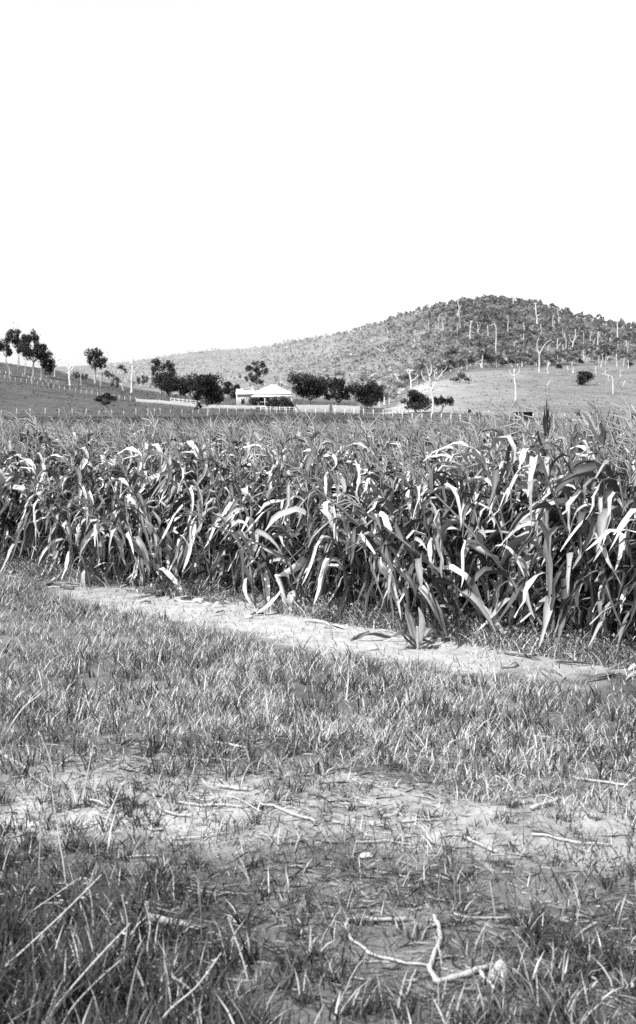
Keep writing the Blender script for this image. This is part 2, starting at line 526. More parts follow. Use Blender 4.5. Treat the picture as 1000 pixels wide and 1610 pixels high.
leafy_tree('bushy_tree', 'round dense dark tree between the white trunks on the left slope', 'tree', (74, 594), [(75, 559, 9, 10), (69, 571, 10, 10), (79, 572, 9, 11), (76, 581, 7, 5)], tone=.05, bark=.4, trunk_px=2, dens=1.1)
dead_tree('white dead tree with fanned bare branches on the left slope', [[(110, 606), (109, 592), (109, 580)], [(109, 582), (101, 572), (95, 567)], [(109, 581), (106, 570), (104, 563)], [(109, 580), (112, 570), (113, 562)], [(109, 586), (117, 575), (122, 571)]], w=3.6)
dead_tree('pair of thin bleached stems beside the dense dark tree', [[(86, 592), (86, 576), (85, 560)]], w=1.6, name='dead_tree')
leafy_tree('gum_tree', 'gum tree with bottle-shaped white trunk and round crown standing alone on the skyline', 'tree', (150, 606), [(143, 560, 8, 10), (154, 556, 10, 9), (152, 568, 9, 8), (161, 569, 7, 10)], tone=.09, bark=.42, trunk_px=4.0, dens=1.1, trunk_to=(150, 577))
dead_tree('thin pale stem under the tallest gum on the left slope', [[(39, 590), (40, 575), (39, 560)]], w=1.4, tone=.5)
dead_tree('short pale stem at foot of the dense dark tree', [[(64, 597), (65, 588), (64, 578)]], w=1.5, tone=.5)
dead_tree('pale stem right of the fanned dead tree', [[(127, 606), (127, 592), (126, 580)]], w=1.4, tone=.5)
dead_tree('thin pale stem just right of the bottle-trunked gum', [[(158, 608), (158, 596), (159, 588)]], w=1.5, tone=.55)
dead_tree('tall straight bare white trunk left of the house trees', [[(207, 618), (207, 600), (208, 580), (208, 562)], [(208, 572), (201, 566), (196, 556)]], w=3.4)
leafy_tree('gum_tree', 'slender leaning gum with thin crown beside the tall bare trunk', 'tree', (195, 614), [(188, 578, 8, 5), (196, 583, 5, 5), (182, 597, 7, 5)], tone=.2, bark=.6, trunk_px=1.8, dens=.5)
for (x, y, rx, ry, l) in [(122, 589, 8, 7, 'grey scrub bush right of the fanned dead tree'), (133, 592, 7, 7, 'grey scrub bush left of the bottle-trunked gum'),
                          (172, 588, 10, 7, 'wide grey scrub bush right of the bottle-trunked gum'), (180, 604, 8, 6, 'low dark scrub bush at foot of the slender leaning gum'), (224, 596, 9, 9, 'grey scrub bush between the tall bare trunk and the house trees')]:
    leafy_tree('scrub_bush', l, 'bush', (x, y + ry + 4), [(x - rx * .4, y, rx * .6, ry), (x + rx * .4, y + 1, rx * .6, ry * .8)], tone=.25, bark=.3, trunk_px=1, dens=.8)
leafy_tree('small_tree', 'small dark spreading tree alone in the left paddock', 'tree', (166, 650), [(156, 627, 8, 5), (167, 624, 10, 6), (177, 628, 7, 5), (166, 633, 9, 5)], tone=.05, bark=.3, trunk_px=1.6, dens=1.2)
# ---- trees of the homestead
leafy_tree('gum_tree', 'grey airy tree rising behind the leftmost dark garden trees', 'tree', (254, 622), [(248, 573, 12, 9), (262, 576, 12, 9), (241, 582, 8, 9), (268, 585, 9, 8)], tone=.16, bark=.3, trunk_px=3, dens=.8)
leafy_tree('garden_tree', 'leftmost broad dark tree of the homestead garden', 'tree', (264, 632), [(252, 601, 14, 12), (268, 600, 15, 13), (262, 590, 12, 8), (282, 606, 10, 10), (262, 612, 14, 8)], tone=.05, bark=.2, trunk_px=3, dens=1.1)
leafy_tree('garden_tree', 'dark tree between the leftmost garden tree and the paddock shade tree', 'tree', (300, 632), [(298, 601, 14, 12), (288, 611, 12, 10), (310, 605, 12, 11)], tone=.05, bark=.2, trunk_px=2.5, dens=1.1)
leafy_tree('shade_tree', 'big dark shade tree in the paddock in front of the white fence', 'tree', (327, 654), [(316, 600, 15, 11), (333, 600, 15, 11), (322, 612, 20, 12), (340, 615, 12, 13), (312, 621, 10, 8), (330, 627, 15, 8), (312, 638, 5, 4)], tone=.045, bark=.35, trunk_px=3.0, dens=1.25, trunk_to=(326, 638))
leafy_tree('garden_tree', 'small dark tree at the left end of the house', 'tree', (364, 634), [(360, 607, 9, 7), (371, 608, 9, 7), (357, 617, 9, 9), (368, 620, 9, 8)], tone=.06, bark=.2, trunk_px=2, dens=1.0)
leafy_tree('gum_tree', 'tall airy gum rising behind the white house roof', 'tree', (403, 624), [(393, 580, 7, 8), (402, 573, 7, 6), (413, 575, 8, 8), (409, 588, 7, 6), (396, 592, 7, 7), (417, 587, 6, 9), (389, 592, 5, 6), (404, 583, 8, 8), (400, 598, 8, 6), (412, 597, 6, 6)], tone=.12, bark=.5, trunk_px=1.6, dens=.62, dmin=320)
leafy_tree('garden_tree', 'broad dark tree just right of the white house', 'tree', (484, 644), [(468, 600, 13, 12), (484, 600, 15, 13), (496, 606, 12, 13), (474, 614, 13, 11), (490, 620, 13, 9), (504, 602, 11, 10), (508, 616, 10, 10)], tone=.06, bark=.2, trunk_px=3, dens=1.0)
leafy_tree('garden_tree', 'dark tree behind the gap of the white paling fence', 'tree', (532, 644), [(521, 607, 13, 13), (538, 608, 13, 13), (515, 620, 9, 9), (549, 616, 8, 9), (542, 624, 12, 11), (526, 624, 11, 11), (533, 597, 8, 5)], tone=.065, bark=.25, trunk_px=2.5, dens=.95)
leafy_tree('garden_tree', 'rounded dark tree right of the white paling fence', 'tree', (588, 648), [(570, 611, 15, 10), (586, 611, 15, 12), (564, 620, 9, 8), (594, 622, 13, 11), (583, 630, 14, 9)], tone=.045, bark=.2, trunk_px=2.5, dens=1.2)
for (x, y, rx, ry, l) in [(400, 632, 8, 6, 'small shrub left of the house verandah'), (413, 630, 10, 7, 'grey shrub before the left end of the verandah'),
                          (431, 635, 11, 8, 'dark rounded shrub before the middle of the verandah'), (446, 633, 9, 8, 'dark shrub before the right end of the verandah'),
                          (457, 636, 7, 7, 'shrub at the right corner of the house')]:
    leafy_tree('garden_shrub', l, 'shrub', (x, y + ry + 3), [(x - rx * .35, y - 1, rx * .9, ry * 1.1), (x + rx * .35, y, rx * .9, ry)], tone=.08, bark=.2, trunk_px=1, dens=1)
# ---- spur and its trees
leafy_tree('round_bush', 'large dark bush at the foot of the bare spur, left of the white dead tree', 'bush', (655, 649), [(650, 622, 13, 9), (661, 628, 14, 10), (643, 633, 10, 7), (656, 638, 19, 7)], tone=.055, bark=.2, trunk_px=2, dens=1.2)
leafy_tree('small_tree', 'small dark tree with short leaning trunk right of the white dead tree', 'tree', (692, 650), [(690, 632, 9, 7), (699, 628, 8, 6), (706, 633, 8, 6)], tone=.05, bark=.1, trunk_px=2.5, dens=1.2)
leafy_tree('small_tree', 'lone dark layered tree on the open spur near the right edge', 'tree', (920, 606), [(919, 586, 10, 5), (914, 593, 9, 4), (926, 592, 8, 6), (915, 600, 11, 3.5)], tone=.05, bark=.2, trunk_px=1.5, dens=1.2)
leafy_tree('scrub_bush', 'dark bush on the crest of the spur by the dead limbs', 'bush', (696, 590), [(694, 575, 6, 7), (700, 579, 5, 6)], tone=.08, trunk_px=1)
leafy_tree('scrub_bush', 'grey scrub patch on top of the bare spur', 'bush', (722, 602), [(714, 594, 8, 4), (726, 592, 8, 5), (734, 597, 6, 3)], tone=.25, trunk_px=1, dens=1.0)
for (x, y, rx, ry, l) in [(910, 650, 8, 3, 'low flat dark bush on the right above the pale track'), (919, 656, 8, 2.5, 'flat grey bush just above the pale track'), (1000, 653, 8, 4.5, 'dark bush cut by the right edge of the picture'),
                          (738, 646, 3.5, 3.5, 'small round bush at the foot of the spur'), (752, 652, 3.5, 4, 'small dark bush right of the round one at the spur foot'),
                          (792, 570, 6, 4, 'dark bush at the lower edge of the hill wood'), (834, 569, 6, 4, 'dark low bush left of the forked white tree'), (913, 567, 5, 3.5, 'dark low bush at the wood edge above the lone layered tree'), (880, 575, 6, 3.5, 'dark low bush right of the forked white tree'),
                          (950, 555, 8, 9, 'dark bush among white stems high on the right slope'), (990, 572, 6, 3, 'grey low bush at the right end of the wood edge')]:
    leafy_tree('low_bush', l, 'bush', (x, y + ry + 1), [(x - rx * .3, y, rx * .7, ry), (x + rx * .35, y + ry * .2, rx * .65, ry * .8)], tone=.07, trunk_px=1, dens=1)

dead_tree('big white dead tree with forked bare limbs between two dark bushes', [[(681, 651), (681, 630), (678, 612), (677, 600)], [(677, 602), (674, 588), (671, 577), (666, 571)], [(675, 592), (679, 582), (678, 573)], [(678, 606), (668, 598), (663, 588), (664, 582)], [(679, 614), (688, 596), (697, 585), (704, 576)], [(686, 598), (683, 588), (687, 578)]], w=4.2, tone=.62)
dead_tree('white dead tree with flat forked top behind the dark bush', [[(646, 610), (646, 598), (644, 588), (646, 581)], [(646, 600), (654, 594), (657, 588)], [(645, 584), (640, 580)], [(646, 583), (653, 582)]], w=2.6, tone=.9)
dead_tree('leaning white dead pole at left end of the spur crest', [[(633, 613), (628, 600), (621, 588)]], w=2.6, tone=.9)
HILL_DEAD = [
    ('tall white tree forked like a Y at the wood edge', [[(848, 585), (848, 565), (847, 553)], [(847, 555), (844, 542), (848, 529)], [(848, 558), (854, 546), (860, 538), (868, 534)]], 3.4),
    ('tall ragged white trunk right of the summit', [[(844, 520), (845, 505), (843, 490), (843, 476)], [(844, 498), (850, 493)], [(844, 490), (840, 484)]], 3.4),
    ('thick white stub trunk standing in the middle of the wood', [[(740, 545), (739, 525), (741, 504)]], 3.2),
    ('white trunk with crooked arms right of the thick stub', [[(751, 534), (752, 520), (750, 506)], [(752, 520), (755, 512), (753, 505)]], 1.8),
    ('slim white trunk whose top hooks over to the left', [[(780, 572), (780, 545), (780, 520), (777, 510), (772, 512)]], 2.2),
    ('short leaning white stump trunk above the spur', [[(749, 574), (747, 564), (745, 555)]], 2.4),
    ('thin white trunk below the summit', [[(798, 528), (799, 512), (799, 496)]], 1.8),
    ('thick pale trunk with broken arms on the open spur', [[(811, 630), (811, 610), (809, 595), (809, 580)], [(810, 592), (803, 588), (801, 580)], [(810, 590), (816, 586), (817, 577)]], 4.2),
    ('white trunk right of the Y-shaped tree', [[(877, 563), (876, 548), (877, 532)], [(877, 545), (883, 538)]], 2.2),
    ('branching white tree in the wood above the lone dark tree', [[(901, 558), (900, 545), (904, 530), (905, 518)], [(901, 540), (897, 534), (896, 526)], [(903, 535), (909, 528)]], 2.6),
    ('straight white trunk beside the dark bush on the right slope', [[(940, 555), (940, 540), (941, 521)]], 2.8),
    ('white trunk with one bent arm like a gallows on the right spur', [[(964, 620), (964, 605), (963, 594), (957, 590), (947, 588)], [(957, 590), (956, 600)]], 2.6),
    ('highest white trunk near the right edge', [[(971, 542), (971, 520), (971, 505)]], 3.0),
    ('pale stem left of the ragged trunk', [[(822, 532), (824, 520), (823, 508)]], 2.0),
    ('short white stem on the middle slope', [[(813, 537), (813, 526)]], 1.8),
    ('white stem beneath the bend of the right skyline', [[(915, 543), (918, 530), (917, 522)]], 1.8),
    ('short white stump right of the dark bush', [[(950, 562), (949, 549)]], 2.4),
    ('white broken trunk pair\'s taller half on the right slope', [[(958, 564), (958, 549)]], 3.2),
    ('white stem at lower right of the wood', [[(970, 577), (969, 556)]], 2.4),
    ('thin white stem at the far right wood edge', [[(980, 577), (981, 562)]], 1.4),
    ('small white stump below the Y-shaped tree', [[(862, 588), (860, 571)]], 2.4),
    ('tiny white stump left of the lone dark tree', [[(901, 586), (901, 578)]], 2.4),
    ('tiny white stump right of the lone dark tree', [[(937, 587), (937, 576)]], 2.4),
    ('pale stem above the lone dark tree', [[(919, 570), (919, 560)]], 1.6),
    ('pale forked trunk on the upper left of the summit', [[(720, 500), (722, 485), (719, 472)], [(722, 486), (727, 478)]], 2.4),
    ('thin pale trunk on the summit skyline', [[(807, 486), (807, 472), (806, 462)]], 2.0),
    ('short pale stem left of the thick stub', [[(696, 526), (697, 516), (696, 508)]], 1.8),
    ('thin stem at the foot of the wood in the centre', [[(796, 574), (796, 562)]], 1.6),
    ('pale pole behind the house roof, right of the airy gum', [[(441, 628), (441, 608), (441, 588)]], 1.3),
    ('thin white trunk on the right shoulder of the hill', [[(985, 555), (985, 535)]], 2.0),
    ('pale crooked stem amid the right-hand wood', [[(930, 545), (928, 532), (931, 522)]], 1.6),
    ('thin white trunk left of the straight one on the right slope', [[(889, 552), (890, 538), (888, 527)]], 1.5),
]
for q, (x, y, h_, dx) in enumerate([(868, 566, 9, 0), (886, 572, 12, 1), (893, 582, 7, -1), (926, 556, 12, 0), (945, 577, 10, 1), (952, 590, 7, 0), (976, 592, 9, -1), (988, 580, 14, 0), (860, 606, 8, 5), (980, 606, 8, 3)]):
    dead_tree('%s bleached stump on the upper right spur' % ['leftmost small', 'taller slim', 'tiny leftward', 'slender upright', 'short slanting', 'squat', 'short bent', 'tall thin edge', 'strongly tilted', 'lower tilted'][q], [[(x, y), (x + dx, y - h_)]], group='dead white trees on the hill', w=1.9, tone=.6)
for l, lines, w in HILL_DEAD:
    dead_tree(l, lines, group='dead white trees on the hill', w=w * .85, tone=.62)


_q = random.Random(3)
for i in range(46):
    x = _q.uniform(600, 1000) if i < 34 else _q.uniform(860, 1000)
    lo_ = 570 - (0 if x > 700 else (700 - x) * .1); y = _q.uniform(505 if 660 < x < 880 else 530, lo_)
    hh = _q.uniform(8, 22)
    dead_tree('thin pale dead stem among the hill scrub', [[(x, y + 4), (x + _q.uniform(-1, 1), y - hh * .5), (x + _q.uniform(-2, 2), y - hh)]], group='thin pale stems in the hill wood', w=_q.uniform(1.0, 1.9), tone=.55)


# ------------------------------------------------------------------ scrub that covers the hill
def scrub_proto(kind, nc=24, cs=.13):
    g = np.random.default_rng(100 + kind)
    mb = MB()
    h = [1.0, 1.15, .9, 1.3, .8, 1.1][kind]
    V, Q, T = tube([(0, 0, -.05), (.02, 0, .25), (.0, .03, .6 * h)], [.035, .028, .015], 4 if nc > 20 else 3, False)
    mb.add(V, Q, T, [.6, .9, .4, 1.0, .3, .75][kind] * 1.0 + 1.0)
    nl = 4
    for i in range(nl):
        a = g.uniform(0, 6.28); rr = g.uniform(.08, .3)
        c = np.array([math.cos(a) * rr, math.sin(a) * rr, h * g.uniform(.5, .85)])
        r = np.array([g.uniform(.18, .32), g.uniform(.18, .32), g.uniform(.13, .24)])
        C = lobe_points(c, r, nc, g)
        V, Q, t = cards(C, np.full(nc, cs), .5 + .5 * g.random(nc), g)
        mb.add(V, Q, None, t * (.7 + .6 * g.random()))
    return mb.arrays()


PROT = [scrub_proto(k) for k in range(6)]
PROT_FAR = [scrub_proto(k, 9, .175) for k in range(6)]


def hill_scrub():
    pts = []
    g = np.random.default_rng(5)
    N = 34000
    d = np.sqrt(g.random(N) * (1380 ** 2 - 300 ** 2) + 300 ** 2)
    b = g.uniform(150, 1120, N)
    x = (b - 500) / F * d
    crest = np.interp(b, [0, 200, 300, 400, 500, 600, 660, 740, 850, 950, 1100], [1250, 1350, 1330, 1230, 1080, 980, 950, 920, 920, 870, 870])
    low = np.interp(b, [150, 200, 300, 420, 560, 600, 625, 650, 668, 700, 740, 850, 950, 1120], [520, 470, 430, 420, 370, 310, 340, 395, 445, 470, 485, 535, 550, 550])
    nz = fbm(x / 60, d / 60, 6, 3)
    dens = np.interp(b, [150, 250, 350, 450, 560, 640, 760, 900, 1100], [.40, .30, .40, .55, .75, .95, 1.0, 1.0, .9])
    dens = dens * np.clip(.45 + 1.4 * (nz - .28), .1, 1.3)
    right = sstep(880, 930, b) * (1 - sstep(600, 660, d))
    dens = dens * (1 - .65 * right)
    keep = (d > low + 14 * (nz - .5)) & (d < crest) & (g.random(N) < dens * np.where(d > 560, .95, .65))
    b, d, x = b[keep], d[keep], x[keep]
    z = ground(x, d)
    s = (3.4 + 5.6 * g.random(len(d)) ** 2.2) * np.interp(b, [150, 400, 600, 740, 1000], [.40, .42, .66, .95, .9])
    px = s / d
    # what the picture shows: visible ones, largest first
    row = HY - (z + s * .5 - EYE) / d * F
    s = np.where(d > 560, s * .74, s); px = s / d
    vis = (b > 205) & (b < 1005) & (row < 640)
    order = np.argsort(-(px * vis))
    ind = set(order[:290].tolist())
    tone0 = np.interp(b, [150, 400, 600, 760, 1000], [2.4, 2.3, 1.5, .84, .86]) * (.7 + .6 * g.random(len(d))) * (.72 + .6 * fbm(x / 38, d / 70, 9, 3))
    rest = MB()
    meshes = {}
    for i in range(len(d)):
        k = int(g.integers(6)); ti = min(4, int(tone0[i] / .5))
        if i in ind:
            key = (k, ti)
            if key not in meshes:
                V, Q, T, t = PROT[k]
                tt = np.where(t >= 1.2, t - 1.0, t * (.25 + .5 * ti))
                mi = [1] * 0
                isb = t >= 1.2
                qm = isb[Q[:, 0]].astype(int)
                meshes[key] = mesh('hillside_tree', V, Q, T, tt, (M_scrub, M_bark), False, mi=np.concatenate([qm, np.ones(len(T), int)]))
            o = obj('hillside_tree', meshes[key], label='small grey-leaved scrub tree on the lower wooded hillside', cat='tree', group='scrub trees on the lower hillside', loc=(x[i], d[i], z[i]))
            o.scale = (s[i] * g.uniform(.9, 1.25), s[i] * g.uniform(.9, 1.25), s[i]); o.rotation_euler = (0, 0, g.uniform(0, 6.28))
        else:
            V, Q, T, t = PROT_FAR[k] if d[i] > 560 else PROT[k]
            a = g.uniform(0, 6.28); c_, s_ = math.cos(a), math.sin(a)
            W = V * s[i]
            W = np.stack([W[:, 0] * c_ - W[:, 1] * s_ + x[i], W[:, 0] * s_ + W[:, 1] * c_ + d[i], W[:, 2] + z[i]], 1)
            rest.add(W, Q, T, np.where(t >= 1.2, (t - 1.0) * 1.2, t * tone0[i]))
    V, Q, T, t = rest.arrays()
    obj('hillside_scrub', mesh('hillside_scrub', V, Q, T, t, (M_scrub,), False), kind='stuff', label='grey scrub wood covering the upper hill and ridge', cat='woodland')
    print('scrub', len(d), 'tris', len(Q) * 2 + len(T))


hill_scrub()


# ------------------------------------------------------------------ homestead
def house():
    d = 288.0; k = d / F
    gx, gz = (423 - 500) * k, float(ground((423 - 500) * k, d))
    root = obj('farmhouse', None, label='white weatherboard homestead with hipped roof and verandah', cat='house', loc=(gx, d, gz))
    X = lambda px: (px - 423) * k
    Zp = lambda py: EYE + (HY - py) / F * d - gz
    ze, zr = Zp(618.5), Zp(605)
    x0, x1 = X(397), X(460); dep = 9.0
    # walls
    mb = MB(); mb.box((x0 + 1.6, 1.8, -.5), (x1 - 1.6, dep - .5, ze - .12), .85); obj('wall', mb.mesh('wall', M_paint, False), root)
    # hipped main roof
    xm0, xm1 = X(424), X(431)
    mb = MB()
    V = [(x0, 0, ze), (x1, 0, ze), (x1, dep, ze), (x0, dep, ze), (xm0, dep / 2, zr), (xm1, dep / 2, zr)]
    mb.add(V, [(0, 1, 5, 4), (2, 3, 4, 5)], [(1, 2, 5), (3, 0, 4)], .9)
    mb.add(np.array(V[:4]) - [0, 0, .1], [(3, 2, 1, 0)], None, .5)
    V2 = np.array(V[:4]); mb.add(np.vstack([V2, V2 - [0, 0, .1]]), [(4, 5, 1, 0), (5, 6, 2, 1), (6, 7, 3, 2), (7, 4, 0, 3)], None, .9)
    ro = obj('roof', mb.mesh('roof', M_iron, False), root)
    # ribs of the corrugated sheets and the ridge cap
    cap = MB(); V, Q, T = tube([(xm0, dep / 2, zr + .02), (xm1, dep / 2, zr + .02)], .09, 6); cap.add(V, Q, T, .95)
    for p in ((x0, 0), (x1, 0)):
        e = (xm0 if p[0] == x0 else xm1, dep / 2, zr + .02); V, Q, T = tube([(p[0], p[1], ze + .02), e], .07, 5); cap.add(V, Q, T, .95)
    obj('ridge_cap', cap.mesh('ridge_cap', M_iron), ro)
    # verandah roof below a narrow shadow gap
    vz1, vz0 = ze - .22, ze - .62
    mb = MB()
    a0, a1 = X(395), X(461.5)
    V = np.array([(a0, -1.9, vz0), (a1, -1.9, vz0), (a1 - 1.0, .8, vz1), (a0 + 1.0, .8, vz1)])
    mb.add(np.vstack([V, V - [0, 0, .08]]), [(0, 1, 2, 3), (7, 6, 5, 4), (0, 4, 5, 1), (1, 5, 6, 2), (2, 6, 7, 3), (3, 7, 4, 0)], None, .9)
    obj('verandah_roof', mb.mesh('verandah_roof', M_iron, False), root)
    mb = MB(); mb.box((a0 + .1, -1.88, vz0 - .28), (a1 - .1, -1.8, vz0 - .085), .9); obj('fascia', mb.mesh('fascia', M_paint, False), root)
    pm = MB(); pm.box((-.07, -.07, -.4), (.07, .07, vz0 - .09), .9); pmesh = pm.mesh('verandah_post', M_paint, False)
    for px in (397, 407, 417, 427, 437, 447, 459):
        obj('verandah_post', pmesh, root, loc=(X(px), -1.65, 0))
    mb = MB(); mb.box((a0 + .2, -1.8, -.5), (a1 - .2, 1.79, .45), .3); obj('verandah_floor', mb.mesh('verandah_floor', M_wood, False), root)
    rl = MB(); rl.box((a0 + .3, -1.69, 1.25), (a1 - .3, -1.62, 1.32), .85); obj('verandah_rail', rl.mesh('verandah_rail', M_paint, False), root)
    wm = MB(); wm.box((-.5, -.06, 0), (.5, 0, 1.5), .9); wmesh = wm.mesh('window', M_paint, False)
    gm = MB(); gm.box((-.4, -.08, .1), (.4, -.062, 1.4), .3); gmesh = gm.mesh('pane', M_glass, False)
    for px in (410, 421, 445):
        w_ = obj('window', wmesh, root, loc=(X(px), 1.795, 1.1)); obj('pane', gmesh, w_)
    dm = MB(); dm.box((-.5, -.05, 0), (.5, 0, 2.1), .15); obj('door', dm.mesh('door', M_wood, False), root, loc=(X(433), 1.795, .46))
    # left wing
    wx0, wx1 = X(372), X(399); wz = Zp(618.5)
    mb = MB(); mb.box((wx0, 1.2, -.5), (wx1, 6.0, wz - .1), .3); obj('wing', mb.mesh('wing', M_paint, False), root)
    mb = MB(); V = np.array([(wx0 - .3, .8, wz - .1), (wx1 + .2, .8, wz - .1), (wx1 + .2, 3.6, wz + .75), (wx0 - .3, 3.6, wz + .75), (wx1 + .2, 6.4, wz - .1), (wx0 - .3, 6.4, wz - .1)])
    mb.add(np.vstack([V, V - [0, 0, .08]]), [(0, 1, 2, 3), (3, 2, 4, 5), (7, 6, 9, 8), (9, 10, 11, 8)[::-1], (0, 6, 7, 1), (1, 7, 8, 2), (2, 8, 10, 4), (3, 9, 6, 0), (5, 11, 9, 3), (4, 10, 11, 5)], None, .9)
    obj('wing_roof', mb.mesh('wing_roof', M_iron, False), root)
    w_ = obj('window', wmesh, root, loc=(X(381), 1.195, .8)); obj('pane', gmesh, w_)
    for px, wd in ((371.0, .34), (377.5, .42)):
        mb = MB(); mb.box((-wd, -wd, 0), (wd, wd, Zp(611) - .5), .9); mb.box((-wd - .08, -wd - .08, Zp(611) - .5), (wd + .08, wd + .08, Zp(611) - .3), .95)
        obj('chimney', mb.mesh('chimney', M_paint, False), root, loc=(X(px), 5.2 if px > 374 else 6.6, .3))


house()


def post_fence(name, label, pts, spacing_px=None, xs=None, h=1.25, w=.07, tone=.5, wires=2, rail=False, dpts=None, jit=.12):
    """pts: (px, distance) control points; posts stand on the ground, wires run through them"""
    px = np.array([p[0] for p in pts]); ds = np.array([p[1] for p in pts])
    if xs is None: xs = np.arange(px[0], px[-1] + .1, spacing_px)
    d0 = float(np.interp(xs[0], px, ds)); x0 = (xs[0] - 500) / F * d0
    o0 = Vector((x0, d0, float(ground(x0, d0))))
    root = obj(name, None, label=label, cat='fence', loc=o0)
    pms = []
    for q in range(3):
        mb = MB(); V, Q, T = tube([(0, 0, -.3), (rnd.uniform(-.02, .02), 0, h * .5), (rnd.uniform(-.05, .05), rnd.uniform(-.05, .05), h * (1 + rnd.uniform(-jit, jit)))], [w * 1.05, w, w * .9], 6); mb.add(V, Q, T, tone)
        pms.append(mb.mesh('post', M_wood))
    tops = []
    for x in xs:
        d = float(np.interp(x, px, ds)); X = (x - 500) / F * d
        p = Vector((X, d, float(ground(X, d)))) - o0
        o = obj('post', rnd.choice(pms), root, loc=p); o.rotation_euler = (rnd.uniform(-.05, .05), rnd.uniform(-.07, .07), rnd.uniform(0, 6))
        tops.append(np.array(p))
    for q in range(wires):
        zz = h * (.9 - .38 * q)
        mb = MB(); V, Q, T = tube([t + [0, 0, zz] for t in tops], .05 if rail else .012, 4); mb.add(V, Q, T, tone * (1 if rail else .5))
        obj('rail' if rail else 'wire', mb.mesh('rail' if rail else 'wire', M_wood), root)
    return root


xs1 = [2, 26, 48, 71, 93, 114, 135, 156, 176, 195, 214, 233, 243, 252, 268, 286, 303, 312, 329, 345, 358, 372, 385]
post_fence('post_fence', 'long front paddock fence of white posts left of the house, just above the crop', [(0, 215), (230, 222), (385, 238)], xs=xs1)
post_fence('post_fence', 'white post fence below the paling fence, running right to the spur foot', [(420, 238), (500, 240), (560, 236), (640, 206), (770, 176)], spacing_px=15.2, tone=.75)
post_fence('post_fence', 'white post fence running down the left slope towards the house', [(-10, 338), (60, 326), (110, 318), (170, 308), (216, 300)], spacing_px=8.6, h=1.3, w=.08, tone=.5)
post_fence('rail_fence', 'low white post and rail fence before the house garden', [(410, 262), (470, 264)], spacing_px=7.5, h=1.1, rail=True, tone=.85)
post_fence('rail_fence', 'thin pale rail fence behind the shade tree', [(268, 312), (318, 300)], spacing_px=6.5, h=1.4, rail=True, tone=.8)
post_fence('rail_fence', 'grey rail fence at the left foot of the spur', [(606, 268), (646, 266)], spacing_px=6, h=1.2, rail=True, tone=.35)
post_fence('post_fence', 'scattered pale posts on the right paddock below the spur', [(735, 268), (905, 270)], spacing_px=17, h=1.1, tone=.6)
post_fence('post_fence', 'upper fence of pale posts behind the left gum trees', [(0, 362), (60, 352), (100, 345)], spacing_px=9, h=1.2, tone=.6)


def paling_fence(label, pts, h, pal=.12, tone=.6, gaps=()):
    px = np.array([p[0] for p in pts]); ds = np.array([p[1] for p in pts])
    o0 = None; n = len(pts)
    x0 = (px[0] - 500) / F * ds[0]; o0 = Vector((x0, ds[0], float(ground(x0, ds[0]))))
    root = obj('paling_fence', None, label=label, cat='fence', loc=o0)
    for i in range(n - 1):
        A = np.array([(px[i] - 500) / F * ds[i], ds[i]]); B = np.array([(px[i + 1] - 500) / F * ds[i + 1], ds[i + 1]])
        L = np.linalg.norm(B - A); m = max(2, int(L / (pal + .02))); u = (B - A) / L; nv = np.array([-u[1], u[0]])
        if i in gaps: continue
        mb = MB()
        for q in range(m):
            c = A + u * (q + .5) * L / m; z = float(ground(c[0], c[1])); hh = h * (1 + rnd.uniform(-.03, .03)); t = tone * rnd.uniform(.85, 1.05)
            a = c - u * pal / 2; b = c + u * pal / 2
            P = [(*(a - nv * .01), z - .1), (*(b - nv * .01), z - .1), (*(b + nv * .01), z - .1), (*(a + nv * .01), z - .1)]
            Pt = [(p[0], p[1], z + hh) for p in P]
            mb.add(np.array(P + Pt) - np.array(o0), [(4, 5, 6, 7), (0, 1, 5, 4), (1, 2, 6, 5), (2, 3, 7, 6), (3, 0, 4, 7)], None, t)
        obj('palings', mb.mesh('palings', M_paint, False), root, kind='stuff')
        pb = MB(); pb.box((-.07, -.07, -.3), (.07, .07, h + .12), tone); pmesh = pb.mesh('post', M_paint, False)
        for c in (A + u * .05 + nv * .09, B - u * .05 + nv * .09):
            obj('post', pmesh, root, loc=Vector((c[0], c[1], float(ground(c[0], c[1])))) - o0)
    return root


paling_fence('tall white paling fence right of the house, with a gap near its middle', [(466, 262), (518, 263), (523, 263), (566, 263)], 1.6, tone=.33, gaps=(1,))
paling_fence('long low white paling fence left of the house behind the shade tree', [(214, 305), (250, 300), (300, 288), (340, 280), (372, 275), (402, 272)], .8, tone=.28)
paling_fence('short white paling fence beside the rounded dark tree', [(570, 283), (604, 283)], .9, tone=.28)


def shed():
    g = hit(824, 660); d = g.y; k = d / F
    root = obj('open_shed', None, label='small open-fronted farm shed with dark interior at the spur foot', cat='shed', loc=g)
    W = 30 * k / 2; H = 13.5 * k
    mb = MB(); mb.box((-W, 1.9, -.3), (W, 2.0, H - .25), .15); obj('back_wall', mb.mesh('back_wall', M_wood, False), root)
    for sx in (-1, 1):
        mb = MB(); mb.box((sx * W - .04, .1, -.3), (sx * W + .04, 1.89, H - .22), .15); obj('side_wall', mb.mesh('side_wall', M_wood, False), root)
    mb = MB(); V = np.array([(-W - .3, -.4, H), (W + .3, -.4, H), (W + .3, 2.4, H - .3), (-W - .3, 2.4, H - .3)])
    mb.add(np.vstack([V, V - [0, 0, .07]]), [(0, 1, 2, 3), (7, 6, 5, 4), (0, 4, 5, 1), (1, 5, 6, 2), (2, 6, 7, 3), (3, 7, 4, 0)], None, .5)
    obj('roof', mb.mesh('roof', M_iron, False), root)
    pb = MB(); pb.box((-.08, -.08, -.3), (.08, .08, H - .08), .95); pmesh = pb.mesh('post', M_wood, False)
    for x in (-W + .1, -.15 * W, W - .1): obj('post', pmesh, root, loc=(x, -.1, 0))


shed()


